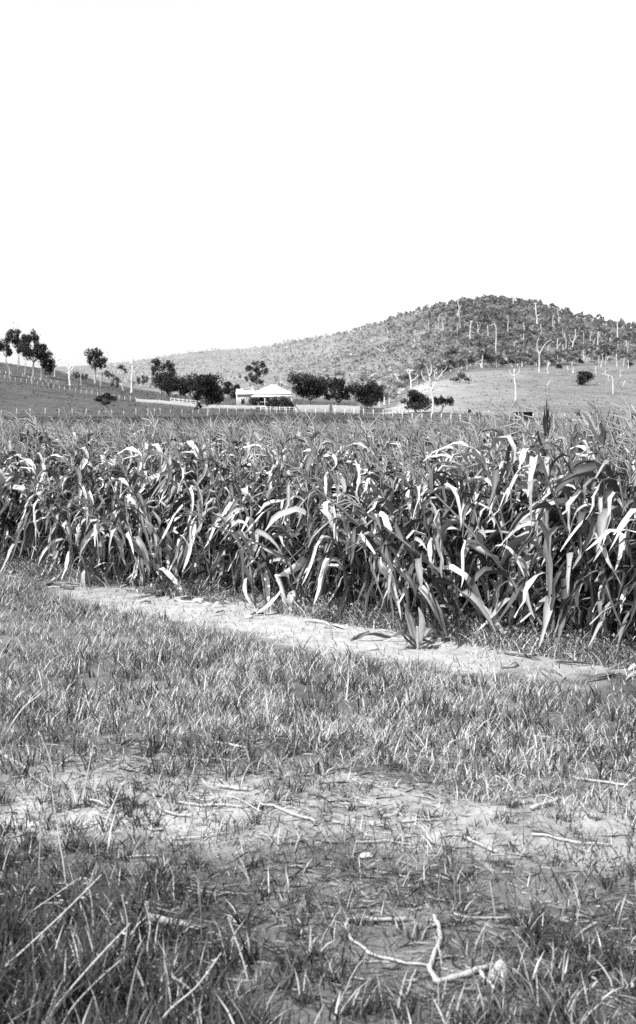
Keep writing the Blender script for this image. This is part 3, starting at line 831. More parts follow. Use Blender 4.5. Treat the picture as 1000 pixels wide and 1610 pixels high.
# ------------------------------------------------------------------ maize
def ribbon(P, W, side, fold=.25, tone=.5, wave=0.0, twist=None, ph=0.0):
    """a leaf blade along P: two edges and a sunken midrib"""
    P = np.asarray(P, float); m = len(P)
    tg = np.gradient(P, axis=0); tg /= np.linalg.norm(tg, axis=1)[:, None] + 1e-9
    s = np.asarray(side, float) - tg * np.sum(tg * np.asarray(side, float), 1)[:, None]
    s /= np.linalg.norm(s, axis=1)[:, None] + 1e-9
    nrm = np.cross(tg, s)
    if twist is not None:
        c, q = np.cos(twist)[:, None], np.sin(twist)[:, None]
        s, nrm = s * c + nrm * q, nrm * c - s * q
    t = np.linspace(0, 1, m)
    W = np.asarray(W)[:, None]
    wv = (np.sin(t * 17 + ph) * wave)[:, None]; wv2 = (np.sin(t * 14 + ph + 2) * wave)[:, None]
    a = P + s * W * .5 + nrm * (W * fold + wv); b = P - s * W * .5 + nrm * (W * fold + wv2)
    V = np.stack([a, P, b], 1).reshape(-1, 3)
    Q = []
    for i in range(m - 1):
        Q += [(3 * i, 3 * i + 1, 3 * i + 4, 3 * i + 3), (3 * i + 1, 3 * i + 2, 3 * i + 5, 3 * i + 4)]
    tn = np.repeat(np.broadcast_to(np.asarray(tone, float), (m,)), 3) + np.tile([0, .1, 0], m)
    return V, Q, tn


WIND = np.array([-1.05, -.30, 0])


def maize_leaf(g, z0, az, L, W, e0, droop, tone, n=8, kink=None, hang=False):
    s = np.linspace(0, 1, n)
    if kink is None:
        th = e0 - (e0 + droop) * s ** g.uniform(.8, 1.5)
    else:
        th = np.where(s < kink, e0 - .3 * s, -droop + .1 * g.normal())
        th = np.convolve(np.pad(th, 1, mode='edge'), [.25, .5, .25], 'valid')
    ds = L / (n - 1)
    ca, sa = math.cos(az), math.sin(az)
    azs = az + g.uniform(-.5, .5) * s
    d = np.stack([np.cos(th) * np.cos(azs), np.cos(th) * np.sin(azs), np.sin(th)], 1)
    d[:, :2] += WIND[:2] * (s ** 1.2)[:, None] * g.uniform(.3, .9)
    d /= np.linalg.norm(d, axis=1)[:, None]
    P = np.vstack([[0, 0, 0], np.cumsum(d[:-1] * ds, 0)]) + [ca * .012, sa * .012, z0]
    w = W * np.clip((s + .12) * 3.2, 0, 1) * (1 - s ** 2.4) * (1 + .16 * g.normal(size=n)).clip(.5, 1.3) + .003
    side = np.array([-sa, ca, 0])
    tw = g.uniform(-1, 1) * 1.5 * s ** 1.5 + g.normal() * .15
    tn = np.clip(tone + .12 * s ** 2 + g.normal() * .0 * s, 0, 1.1)
    return ribbon(P, w, side, g.uniform(.1, .6), tn, wave=g.uniform(.003, .014), twist=tw, ph=g.uniform(0, 6))


def maize_variant(seed, n=8, lod=0, H=None):
    """returns list of (part name, V, Q, T, tone)"""
    g = np.random.default_rng(seed)
    H = H or g.uniform(1.25, 1.5)
    out = []
    lean = g.normal(size=2) * .10 + np.array([-.08, -.03])
    zz = np.linspace(-.08, H, 7 if not lod else 3)
    P = np.stack([lean[0] * (zz / H) ** 2 * H, lean[1] * (zz / H) ** 2 * H, zz], 1)
    V, Q, T = tube(P, np.linspace(.0155, .007, len(zz)), 6 if not lod else 3, False)
    out.append(('stalk', V, Q, T, np.full(len(V), g.uniform(.05, .4))))
    nl = int(g.integers(17, 21)) if not lod else 9
    plane = g.uniform(0, math.pi)
    for i in range(nl):
        f = (i + .5) / nl
        z0 = .12 + (H - .16) * f ** .95
        az = plane + math.pi * (i % 2) + g.normal() * .45
        xy = np.array([np.interp(z0, zz, P[:, 0]), np.interp(z0, zz, P[:, 1]), 0])
        q = g.random()
        tone = g.uniform(.5, 1.0) if q < .42 else g.uniform(.15, .45) if q < .6 else g.uniform(0, .08)  # pale, mid and near-black leaves; the near-black ones stand in for shaded gaps
        L = g.uniform(.38, .80) * (1.0 if f < .75 else .75)
        W = g.choice([g.uniform(.028, .06), g.uniform(.05, .098)]) * (1 if f < .8 else .75)
        if f < .3:            # withered lower leaves hang down the stalk
            V, Q, tn = maize_leaf(g, z0 + .1, az, L * .8, W * .7, g.uniform(-.2, .8), g.uniform(1.1, 1.5), tone, n, kink=g.uniform(.1, .35))
        elif g.random() < .78:            # limp or broken ones hang from a bend
            V, Q, tn = maize_leaf(g, z0 + .04, az, L, W * .9, g.uniform(.1, 1.1), g.uniform(1.05, 1.55), tone, n, kink=g.uniform(.08, .36))
        else:
            V, Q, tn = maize_leaf(g, z0, az, L * .9, W, g.uniform(.5, 1.25), g.uniform(1.1, 1.55), tone, n)
        out.append(('leaf', V + xy, Q, None, tn))
    # tassel: a spike with side branches
    tb = MB(); top = P[-1]
    tt = g.uniform(.2, .7)
    for q in range(7 if not lod else 4):
        a = g.uniform(0, 6.28); l = g.uniform(.14, .24) if q else .32
        e = np.array([math.cos(a) * l * .55, math.sin(a) * l * .55, l * .75]) if q else np.array([g.normal() * .04 - .04, g.normal() * .04, l])
        b = top + np.array([0, 0, .02 + .015 * q])
        Pm = np.array([b, b + e * .5 + [0, 0, .02], b + e + [WIND[0] * .05, 0, -.02]])
        V, Q, T = tube(Pm, [.005, .0065, .003] if not lod else [.006, .007, .003], 3, False); tb.add(V, Q, None, tt)
    V, Q, T, t = tb.arrays(); out.append(('tassel', V, Q, T, t))
    if g.random() < .6 and not lod:
        z0 = H * g.uniform(.45, .58); a = plane + .3
        d = np.array([math.cos(a) * .5, math.sin(a) * .5, .85])
        P2 = [P[-1] * 0 + [np.interp(z0, zz, P[:, 0]), np.interp(z0, zz, P[:, 1]), z0] + d * q for q in (0, .05, .12, .19, .24)]
        V, Q, T = tube(P2, [.012, .024, .026, .018, .004], 6, False); out.append(('ear', V, Q, T, np.full(len(V), g.uniform(.5, .85))))
    return out


MATS = {'stalk': M_stalk, 'leaf': M_leaf, 'tassel': M_tassel, 'ear': M_leaf}


def merged(parts):
    mb = MB()
    for nme, V, Q, T, t in parts: mb.add(V, Q, T, t)
    return mb.arrays()


VAR = [maize_variant(200 + i) for i in range(14)]
VMESH = [[(p[0], mesh(p[0], p[1], p[2], p[3], p[4], (MATS[p[0]],))) for p in v] for v in VAR]
MID = [merged(maize_variant(300 + i, n=5 + i % 2)) for i in range(10)]
LOW = [merged(maize_variant(400 + i, n=4, lod=1)) for i in range(10)]
MAIZE_GROUP = 'maize plants of the crop'


def place_maize(v, x, y, rz, sc_, tilt, label, dz=0.0):
    r = obj('maize_plant', None, label=label, cat='maize plant', group=MAIZE_GROUP, loc=(x, y, float(ground(x, y)) + dz))
    r.rotation_euler = (tilt[0], tilt[1], rz); r.scale = (sc_, sc_, sc_)
    for nme, me in VMESH[v]:
        obj(nme, me, r)
    return r


_O1 = 'first second third fourth fifth sixth seventh eighth ninth tenth eleventh twelfth thirteenth fourteenth fifteenth sixteenth seventeenth eighteenth nineteenth'.split()
ORD = _O1 + [w for t, e in (('twenty', 'twentieth'), ('thirty', 'thirtieth'), ('forty', 'fortieth'), ('fifty', 'fiftieth'), ('sixty', 'sixtieth')) for w in [e] + [t + '-' + q for q in _O1[:9]]]


def maize_field():
    g = np.random.default_rng(21)
    P = []
    for row in range(0, 96):
        off = .10 + (row * .36 if row < 5 else 1.8 + (row - 5) * .45 if row < 16 else 6.75 + (row - 16) * .68)
        t = np.arange(-60, 75, .13 if row < 5 else .22 if row < 16 else .32 if row < 30 else .48)
        t = t + g.normal(size=len(t)) * .06
        o = off + g.normal(size=len(t)) * .07
        x = E0[0] + EDIR[0] * t + ENRM[0] * o; y = E0[1] + EDIR[1] * t + ENRM[1] * o
        b = x / np.maximum(y, 1) * F + 500
        mar = 1.6 / np.maximum(y, 1) * F
        k = (y > 6) & (y < 66) & (b > -mar - (900 / np.maximum(y, 6))) & (b < 1000 + mar) & (g.random(len(t)) < (.93 if row else .86))
        for i in np.nonzero(k)[0]: P.append((row, x[i], y[i], b[i]))
    P = np.array(P)
    inview = (P[:, 3] > -20) & (P[:, 3] < 1020)
    score = P[:, 2] + P[:, 0] * 2.2 + np.where(inview, 0, 1000) + np.where(P[:, 0] > 9, 9, 0)
    order = np.argsort(score)
    ind = set(order[:292].tolist())
    mid, low = MB(), MB(); fr = 0
    for i in range(len(P)):
        row, x, y, b = P[i]
        s = g.uniform(.86, 1.12) * (1 + .06 * float(sstep(700, 980, b)) * (row < 14)) * (1 + .10 * (fbm(x * .35, y * .35, 3, 2) - .5))
        tl = (g.normal() * (.15 if row < 3 else .09), g.normal() * (.2 if row < 3 else .10) - .06)
        if row < 2 and g.random() < .14: tl = (g.uniform(.2, .6), g.uniform(-.7, .3))
        rz = g.uniform(-.6, .6) + (math.pi if g.random() < .2 else 0)
        if i in ind:
            lab = 'maize plant inside the crop behind the front row'
            if row == 0: fr += 1; lab = '%s maize plant from the left along the front edge of the crop' % ORD[fr - 1]
            place_maize(int(g.integers(len(VMESH))), x, y, rz, s, tl, lab)
        else:
            near_ = y < 25 and row < 24
            S = MID if near_ else LOW
            V, Q, T, t = S[int(g.integers(len(S)))]
            c_, s_ = math.cos(rz), math.sin(rz)
            W = V * s
            W = np.stack([W[:, 0] * c_ - W[:, 1] * s_ + W[:, 2] * tl[1], W[:, 0] * s_ + W[:, 1] * c_ - W[:, 2] * tl[0], W[:, 2]], 1) + [x, y, float(ground_base(x, y)) + .03]
            (mid if near_ else low).add(W, Q, T, np.clip(t * g.uniform(.8, 1.2), 0, 1.1))
    allm = MB()
    for m_ in (mid, low):
        V, Q, T, t = m_.arrays(); allm.add(V, Q, T, t)
    V, Q, T, t = allm.arrays()
    obj('maize_crop', mesh('maize_crop', V, Q, T, t, (M_leaf,)), kind='stuff', label='tasselled maize crop receding to the paddocks', cat='maize crop')
    print('maize', len(P), 'tris', len(Q) * 2 + len(T))


maize_field()


# hand-placed plants along the bare strip
def leaf_piece(name, pts, wpx, tone, parent, o0, d, mat_=None, side=(1, 0, 0), n=10, fold=.2, tw=0.0, dd=None):
    """a leaf or strap drawn through photo positions at distance d (dd adds depth per point)"""
    P = [np.array(at(x, y, d + (dd[i] if dd else 0))) - np.array(o0) for i, (x, y) in enumerate(pts)]
    S = spline(P, n)
    t = np.linspace(0, 1, n)
    w = wpx * d / F * np.clip((t + .1) * 3.5, .2, 1) * (1 - .9 * t ** 3)
    V, Q, tn = ribbon(S, w, side, fold, tone, wave=.004, twist=t * tw, ph=rnd.uniform(0, 6))
    return obj(name, mesh(name, V, Q, None, tn, (mat_ or M_leaf,)), parent)


def stalk_piece(name, pts, wpx, tone, parent, o0, d, dd=None, mat_=None):
    P = [np.array(at(x, y, d + (dd[i] if dd else 0))) - np.array(o0) for i, (x, y) in enumerate(pts)]
    S = spline(P, 4 * len(P))
    V, Q, T = tube(S, np.linspace(wpx, wpx * .7, len(S)) * .5 * d / F * (1 + .1 * R.normal(size=len(S))), 7)
    return obj(name, mesh(name, V, Q, T, np.full(len(V), tone), (mat_ or M_stalk,)), parent)


def special_maize(label, base, stalks, leaves, toned=.8):
    g = hit(*base); d = g.y
    r = obj('maize_plant', None, label=label, cat='maize plant', loc=g)
    for pts, w, t in stalks: stalk_piece('stalk', pts, w, t, r, g, d)
    for pts, w, t, dd, side, tw in leaves: leaf_piece('leaf', pts, w, t, r, g, d, dd=dd, side=side, tw=tw)
    return r


special_maize('young maize plant with four broad leaves standing alone on the bare strip', (657, 1021), [([(657, 1022), (657, 1000), (656, 985)], 6, .5)],
              [([(656, 1015), (648, 985), (642, 965), (638, 950)], 12, .45, [0, 0, 0, .02], (1, .2, 0), .3), ([(658, 1015), (663, 990), (663, 972), (658, 955)], 11, .6, [0, -.02, -.04, -.05], (1, 0, 0), -.3),
               ([(654, 1018), (640, 1003), (630, 995), (613, 1001)], 11, .1, [0, -.03, -.06, -.1], (0, 1, .4), .2), ([(655, 1012), (645, 998), (632, 990), (622, 998)], 13, .08, [0, -.02, 0, -.05], (0, 1, .6), .3),  # left leaves given a dark colour, standing in for their shaded side
               ([(659, 1016), (668, 1000), (676, 990), (683, 995)], 10, .3, [0, .05, .1, .12], (0, 1, .3), .1)])
special_maize('broken maize plant with broad pale leaf slanting down to the left', (452, 963), [([(452, 964), (443, 925), (434, 903)], 9, .85), ([(458, 963), (462, 945), (463, 928)], 8, .8)],
              [([(436, 906), (462, 895), (490, 873), (520, 848), (540, 832)][::-1], 20, .95, [.12, .05, 0, -.03, -.05], (.5, 0, .8), .2), ([(440, 928), (425, 945), (410, 958), (398, 965)], 13, .75, [0, -.05, -.1, -.12], (0, 1, .5), .2),
               ([(462, 930), (455, 945), (458, 962)], 12, .7, [0, -.03, -.05], (1, 0, 0), .4), ([(500, 868), (505, 885), (495, 905)], 11, .7, [0, -.03, -.05], (1, 0, 0), .5)])
special_maize('maize plant with two pale twisted dead leaves crossing at its foot', (303, 925), [([(303, 926), (305, 890), (308, 850)], 6, .6)],
              [([(333, 842), (322, 868), (308, 890), (292, 922)], 10, .95, [0, -.05, -.05, -.05], (1, 0, 0), .8), ([(312, 848), (318, 870), (316, 895), (303, 922)], 9, .85, [-.05, -.08, -.08, -.05], (1, 0, 0), -.8),
               ([(305, 850), (285, 868), (272, 880)], 9, .8, None, (0, 0, 1), .3)])
special_maize('maize stump with thin looping dead leaves at the edge of the strip', (705, 985), [([(703, 990), (706, 965), (704, 940)], 5, .4)],
              [([(690, 968), (705, 955), (720, 965), (728, 1000)], 6, .8, None, (0, 1, .3), .3), ([(720, 978), (742, 965), (752, 985), (755, 1015)], 5, .75, None, (0, 1, .3), .3), ([(702, 945), (690, 935), (676, 950)], 12, .6, None, (0, 1, .3), .3)])
special_maize('maize plant with tall dark tassel standing above the crop on the right', (862, 1005), [([(862, 1006), (862, 900), (860, 780), (860, 690)], 8, .3)],
              [([(860, 705), (859, 672), (860, 648), (860, 627)], 5, .0, None, (1, .3, 0), .1), ([(860, 692), (856, 672), (855, 660), (852, 652)], 4, .0, None, (1, .3, 0), .5), ([(860, 690), (864, 672), (865, 660), (868, 650)], 4, .0, None, (1, .3, 0), .5),  # tassel strands near black in colour
                ([(860, 680), (857, 660), (857, 645), (856, 638)], 4, .0, None, (1, .3, 0), .8), ([(860, 678), (862, 658), (863, 646), (864, 636)], 4, .0, None, (1, .3, 0), .8), ([(860, 720), (850, 690), (845, 678), (838, 690)], 12, .05, [0, -.04, -.08, -.1], (.5, 1, 0), .1),
               ([(861, 730), (872, 700), (885, 690), (895, 705)], 14, .4, [0, -.04, -.08, -.1], (.3, 1, 0), .4), ([(860, 830), (835, 820), (808, 832), (780, 865)], 16, .75, [0, -.1, -.15, -.2], (.2, 1, .5), .3)])
special_maize('maize plant with dark upright flag leaf near the right edge of the crop', (948, 1020), [([(948, 1020), (948, 900), (946, 780), (945, 700)], 8, .3)],
              [([(945, 720), (946, 695), (950, 680), (944, 664)], 14, .05, [0, .02, .03, .02], (1, 0, 0), .5), ([(945, 700), (935, 680), (922, 655), (915, 648)], 6, .1, [0, 0, .03, .05], (1, 0, 0), .2),
               ([(945, 740), (962, 725), (985, 726), (996, 745)], 14, .5, [0, -.05, -.1, -.15], (.2, 1, 0), .3), ([(947, 800), (925, 790), (905, 805), (892, 850)], 15, .7, [0, -.1, -.15, -.15], (.2, 1, .2), .3)])

# ------------------------------------------------------------------ grasses, weeds and litter of the foreground
def blades(x, y, h, w, tone, lean, g, flop=.5, segs=3, az=None):
    """tapering bent blades rooted at x, y"""
    n = len(x); z = ground(x, y) - .01
    az = g.uniform(0, 2 * math.pi, n) if az is None else az
    dx, dy = np.cos(az), np.sin(az)
    fa = az + math.pi / 2 + g.normal(size=n) * .6
    sx, sy = np.cos(fa), np.sin(fa)
    V = np.zeros((n, segs * 2 + 1, 3))
    for k in range(segs + 1):
        f = k / segs
        out = h * (lean * f + flop * f * f)
        hz = h * f * np.sqrt(np.clip(1 - (lean * .6 + flop * .7 * f) ** 2, .08, 1))
        cx, cy, cz = x + dx * out, y + dy * out, z + hz
        if k < segs:
            ww = w * (1 - .45 * f) * .5
            V[:, 2 * k] = np.stack([cx + sx * ww, cy + sy * ww, cz], 1)
            V[:, 2 * k + 1] = np.stack([cx - sx * ww, cy - sy * ww, cz], 1)
        else:
            V[:, 2 * k] = np.stack([cx, cy, cz], 1)
    nv = segs * 2 + 1
    base = (np.arange(n) * nv)[:, None]
    Q = np.concatenate([base + [2 * k, 2 * k + 1, 2 * k + 3, 2 * k + 2] for k in range(segs - 1)]) if segs > 1 else np.zeros((0, 4), int)
    T = base + [2 * segs - 2, 2 * segs - 1, 2 * segs]
    return V.reshape(-1, 3), Q, T, np.repeat(tone, nv)


def sample(g, n, d0, d1, margin=.5, bl=None):
    """points spread evenly over the part of the ground in view between two distances"""
    y = np.sqrt(g.random(n) * (d1 ** 2 - d0 ** 2) + d0 ** 2)
    x = (g.random(n) * 2 - 1) * (y * 500 / F + margin)
    m = int(n * .42)                      # and a strip of ground to either side of it
    y2 = g.uniform(d0 * .8, d1, m); x2 = (y2 * 500 / F + margin + 1.9 * g.random(m)) * np.where(g.random(m) < .5, -1, 1)
    return np.append(x, x2), np.append(y, y2)


def grasses():
    g = np.random.default_rng(33)
    # short headland grass between the bare band and the strip
    mb = MB()
    x, y = sample(g, 320000, 5.2, 14.6)
    s = sd_edge(x, y); n1 = fbm(x * .9, y * .9, 1); n2 = fbm(x * 3.2, y * 3.2, 5, 3); n4 = fbm(x * 9, y * 9, 2, 2)
    edge = 1 - sstep(-1.65, -1.1, s - .7 * sstep(740, 1000, x / y * F + 500) + (n1 - .5) * 1.1 + (n4 - .5) * .9) * (.94 - .5 * (1 - sstep(30, 120, x / y * F + 500)))
    band = sstep(5.75, 6.7, y + (n1 - .5) * 1.4 + (n2 - .5) * 1.0)
    clump = np.clip((n2 - .22) * 3.0, .12, 1) * np.clip((n4 - .2) * 2.6, .25, 1)
    bb = x / y * F + 500
    sparse = 1 - .2 * sstep(800, 950, bb + 100 * (n2 - .5)) * sstep(7.6, 8.6, y)
    fadeL = 1 - .5 * sstep(12.5, 14.5, y)
    k = g.random(len(x)) < edge * clump * (.04 + .96 * band) * sparse * fadeL
    x, y, n2 = x[k], y[k], n2[k]; n = len(x)
    dry = np.clip(.30 + 3.2 * (fbm(x * 1.1, y * 1.1, 8, 3) - .5), 0, 1)
    tone = np.where(g.random(n) < .38 + .4 * dry, g.uniform(.4, 1.0, n), g.uniform(.0, .22, n))
    h = g.uniform(.025, .085, n) * (.6 + .9 * n2) * np.where(g.random(n) < .05, 1.9, 1)
    mb.add(*blades(x, y, h, g.uniform(.003, .008, n), tone, g.uniform(0, .7, n), g, .45, segs=2))
    # coarse darker weeds standing out of it
    wx, wy = sample(g, 1500, 6.2, 13.5)
    wk = (sd_edge(wx, wy) < -1.3) & (g.random(len(wx)) < np.clip((fbm(wx * .7, wy * .7, 10, 2) - .35) * 4, .06, 1)); wx, wy = wx[wk], wy[wk]
    for i in range(len(wx)):
        m = int(g.integers(6, 16)); a = g.uniform(0, 6.28, m)
        t = np.where(g.random(m) < .15, g.uniform(.4, .9, m), g.uniform(0, .12, m))
        mb.add(*blades(wx[i] + np.cos(a) * .05 * g.random(m), wy[i] + np.sin(a) * .05 * g.random(m), g.uniform(.05, .16, m), g.uniform(.005, .012, m), t, g.uniform(0, .35, m), g, .3))
    # rough tufts nearest the camera
    nc = 5200
    cx, cy = sample(g, nc, 3.3, 6.1, .4)
    cb = cx / cy * F + 500
    nn = fbm(cx * 1.1, cy * 1.1, 4, 3)
    pr = np.interp(cb, [0, 250, 420, 560, 720, 850, 1000], [1, .95, .55, .34, .40, .58, .7]) * np.interp(cy, [3.3, 4.1, 4.6, 5.2, 6.1], [1, .8, .3, .12, .18]) * np.clip((nn - .2) * 2.2, .2, 1)
    # the open soil round the bent stalks
    pr *= 1 - .93 * np.exp(-(((cb - 670) / 150) ** 4)) * np.exp(-(((cy - 4.1) / .42) ** 4))
    k = g.random(len(cx)) < pr
    cx, cy, cb = cx[k], cy[k], cb[k]
    for i in range(len(cx)):
        m = int(g.integers(10, 34)); big = g.uniform(.6, 1.3) * np.interp(cb[i], [0, 300, 500], [1.15, .85, .7]) * np.interp(cy[i], [3.3, 4.3, 5.0], [1.1, .9, .55])
        r = g.uniform(.02, .10)
        a = g.uniform(0, 6.28, m)
        X = cx[i] + np.cos(a) * r * g.random(m); Y = cy[i] + np.sin(a) * r * g.random(m)
        td = g.uniform(.0, .10) * float(np.interp(cb[i], [0, 350, 600], [.35, .7, 1]))
        t = np.where(g.random(m) < np.interp(cb[i], [0, 300, 600], [.07, .13, .2]), g.uniform(.4, .9, m), td * g.uniform(.6, 1.5, m))
        mb.add(*blades(X, Y, g.uniform(.05, .20, m) * big, g.uniform(.003, .009, m), t, g.uniform(.0, .4, m), g, g.uniform(.2, .6), az=a + g.normal(size=m) * 1.3))
    # loose single blades all over the near ground
    x, y = sample(g, 42000, 3.2, 6.4, .4); b = x / y * F + 500
    n2 = fbm(x * 2.6, y * 2.6, 9, 3)
    pr = np.interp(b, [0, 300, 500, 1000], [.95, .7, .38, .5]) * np.interp(y, [3.2, 5.0, 5.5, 6.4], [1, 1, .22, .4]) * np.clip((n2 - .25) * 2.5, .08, 1)
    pr *= 1 - .85 * np.exp(-(((b - 670) / 150) ** 4)) * np.exp(-(((y - 4.1) / .42) ** 4))
    k = g.random(len(x)) < pr; x, y = x[k], y[k]; n = len(x)
    tone = np.where(g.random(n) < .16, g.uniform(.35, .8, n), g.uniform(.0, .12, n))
    mb.add(*blades(x, y, g.uniform(.03, .11, n), g.uniform(.002, .007, n), tone, g.uniform(.1, .6, n), g, .4))
    V, Q, T, t = mb.arrays()
    obj('headland_grass', mesh('headland_grass', V, Q, T, t, (M_grass,)), kind='stuff', label='short dry grass and weeds on the headland', cat='grass')
    print('grass tris', len(Q) * 2 + len(T))
    # weeds under the front of the crop
    mb = MB()
    tt = g.uniform(-2, 11.5, 15000); o = g.gamma(2.0, .16, 15000) - .25
    x = E0[0] + EDIR[0] * tt + ENRM[0] * o; y = E0[1] + EDIR[1] * tt + ENRM[1] * o
    n2 = fbm(x * 1.6, y * 1.6, 7, 3)
    k = g.random(len(x)) < np.clip((n2 - .32) * 3.2, .05, 1); x, y = x[k], y[k]; n = len(x)
    mb.add(*blades(x, y, g.uniform(.05, .24, n), g.uniform(.004, .012, n), np.where(g.random(n) < .6, g.uniform(.4, 1.0, n), g.uniform(.04, .3, n)), g.uniform(0, .6, n), g, .6))
    # fine broad-leaved weed specks between them
    C = np.stack([x, y, ground(x, y) + g.uniform(.02, .2, n)], 1)
    V, Q, t = cards(C, g.uniform(.01, .024, n), g.uniform(.05, .4, n), g); mb.add(V, Q, None, t)
    V, Q, T, t = mb.arrays()
    obj('crop_edge_weeds', mesh('crop_edge_weeds', V, Q, T, t, (M_grass,)), kind='stuff', label='low weeds at the foot of the maize', cat='weeds')
    # straw litter lying on the ground
    mb = MB()
    x, y = sample(g, 6500, 3.3, 7.2, .4)
    n1 = fbm(x * 1.4, y * 1.4, 2, 3); k = g.random(len(x)) < np.clip((n1 - .3) * 2.6, .1, 1) * np.interp(y, [3.3, 5, 6.3, 7.2], [.6, 1, .9, .4]); x, y = x[k], y[k]; n = len(x)
    L = g.gamma(1.3, .022, n) + .01; w = g.uniform(.001, .0045, n); a = g.normal(size=n) * .8
    ts = np.where(g.random(n) < .35, g.uniform(.0, .15, n), g.uniform(.1, .5, n))
    V = []
    for f in (-.5, 0, .5):
        px = x + np.cos(a) * L * f + np.sin(a) * L * .05 * (f == 0); py = y + np.sin(a) * L * f
        pz = ground(px, py) + .006 + g.uniform(0, .006, n)
        for q in (-.5, .5):
            V.append(np.stack([px - np.sin(a) * w * q, py + np.cos(a) * w * q, pz + q * .004], 1))
    V = np.stack(V, 1).reshape(-1, 3); b0 = (np.arange(n) * 6)[:, None]
    mb.add(V, np.concatenate([b0 + [0, 1, 3, 2], b0 + [2, 3, 5, 4]]), None, np.repeat(ts, 6))
    V, Q, T, t = mb.arrays()
    obj('straw_litter', mesh('straw_litter', V, Q, T, t, (M_straw,), False), kind='stuff', label='straw and leaf litter strewn over the soil', cat='litter')
    # matted dead blades pressed on the soil
    mb = MB()
    x, y = sample(g, 30000, 3.2, 7.0, .4); n2 = fbm(x * 2.1, y * 2.1, 3, 3)
    k = g.random(len(x)) < np.clip((n2 - .3) * 2.6, .05, 1) * np.interp(y, [3.2, 4.8, 5.2, 6.1, 7], [1, .8, .15, .2, .6]); x, y = x[k], y[k]; n = len(x)
    V, Q, T, t = blades(x, y, g.uniform(.03, .13, n), g.uniform(.0015, .005, n), np.where(g.random(n) < .45, g.uniform(.15, .5, n), g.uniform(0, .1, n)), g.uniform(.8, 1.2, n), g, .3, segs=2)
    V[:, 2] = ground(V[:, 0], V[:, 1]) + .004 + .012 * g.random(len(V)); mb.add(V, Q, T, t)
    V, Q, T, t = mb.arrays()
    obj('dead_thatch', mesh('dead_thatch', V, Q, T, t, (M_grass,)), kind='stuff', label='matted dead grass pressed onto the soil', cat='thatch')
    # maize leaves fallen along the bare strip
    mb = MB()
    for i in range(170):
        tt = g.uniform(-1, 9.5); o = g.normal() * .3 - .12
        x0 = E0[0] + EDIR[0] * tt + ENRM[0] * o; y0 = E0[1] + EDIR[1] * tt + ENRM[1] * o
        L = g.uniform(.12, .45); a = g.uniform(0, 6.28); c_ = g.normal() * 1.5; m = 8
        q = np.linspace(0, 1, m); aa = a + c_ * q
        px = x0 + np.cumsum(np.cos(aa)) * L / m; py = y0 + np.cumsum(np.sin(aa)) * L / m
        pz = ground(px, py) + .008 + np.abs(g.normal()) * .018 * np.sin(q * 3.1) ** 2
        w = g.uniform(.015, .05) * np.clip((q + .1) * 4, 0, 1) * (1 - q ** 3) + .002
        V, Q, t = ribbon(np.stack([px, py, pz], 1), w, (-math.sin(a), math.cos(a), 0), g.uniform(.1, .5), g.uniform(.02, .2) if g.random() < .4 else g.uniform(.4, .95), wave=.004, twist=q * g.normal() * .5, ph=g.uniform(0, 6))
        mb.add(V, Q, None, t)
    V, Q, T, t = mb.arrays()
    obj('fallen_maize_leaves', mesh('fallen_maize_leaves', V, Q, T, t, (M_leaf,)), kind='stuff', label='dead maize leaves fallen along the bare strip', cat='leaf litter')
    # clods and crumbs of earth
    mb = MB()
    ico = np.array([(0, 0, 1), (.9, 0, .2), (.3, .85, .2), (-.7, .5, .25), (-.7, -.5, .2), (.3, -.85, .25), (0, 0, -.6)])
    tri = [(0, 1, 2), (0, 2, 3), (0, 3, 4), (0, 4, 5), (0, 5, 1), (6, 2, 1), (6, 3, 2), (6, 4, 3), (6, 5, 4), (6, 1, 5)]
    x1, y1 = sample(g, 6000, 3.3, 7.2, .3)
    tt = g.uniform(-1, 11, 2600); o = g.uniform(-1.2, .1, 2600)
    x = np.concatenate([x1, E0[0] + EDIR[0] * tt + ENRM[0] * o]); y = np.concatenate([y1, E0[1] + EDIR[1] * tt + ENRM[1] * o])
    for i in range(len(x)):
        r = min(.011, g.gamma(1.2, .0021) + .0015)
        V = ico * (r * g.uniform(.6, 1.4, 3)) * (1 + .2 * g.normal(size=(7, 1)))
        q = g.uniform(0, 6.28); V = np.stack([V[:, 0] * math.cos(q) - V[:, 1] * math.sin(q), V[:, 0] * math.sin(q) + V[:, 1] * math.cos(q), V[:, 2]], 1)
        mb.add(V + [x[i], y[i], float(ground(x[i], y[i])) + r * .2], None, tri, .12 + .3 * g.random())
    V, Q, T, t = mb.arrays()
    obj('soil_crumbs', mesh('soil_crumbs', V, Q, T, t, (M_stone,), False), kind='stuff', label='crumbs of dry earth on the bare soil', cat='soil')


grasses()


def tussocks():
    g = np.random.default_rng(44)
    n = 60000
    y = np.exp(g.uniform(math.log(105), math.log(560), n)); b = g.uniform(-40, 1040, n); x = (b - 500) / F * y
    up = np.interp(b, [0, 200, 300, 420, 600, 625, 650, 668, 700, 740, 850, 950, 1100], [520, 430, 420, 410, 300, 330, 390, 430, 460, 475, 540, 550, 550])
    n1 = fbm(x / 6, y / 6, 3, 3)
    k = (y < up) & (g.random(n) < np.clip((n1 - .3) * 3, .05, 1)); x, y, n1 = x[k], y[k], n1[k]; n = len(x)
    alb = zone_albedo(x, y) * np.where(g.random(n) < .5, g.uniform(.7, 1.0, n), g.uniform(1.0, 1.7, n))
    s = g.uniform(.10, .32, n) * np.clip(y / 250, .7, 1.5)
    C = np.stack([x, y, ground(x, y) + s * .25], 1)
    V, Q, t = cards(C, s, np.clip((alb - .025) / .595, 0, 1), g)
    obj('pasture_tussocks', mesh('pasture_tussocks', V, Q, None, t, (M_grass,), False), kind='stuff', label='rough grass tussocks over the paddocks and spur', cat='grass')


tussocks()


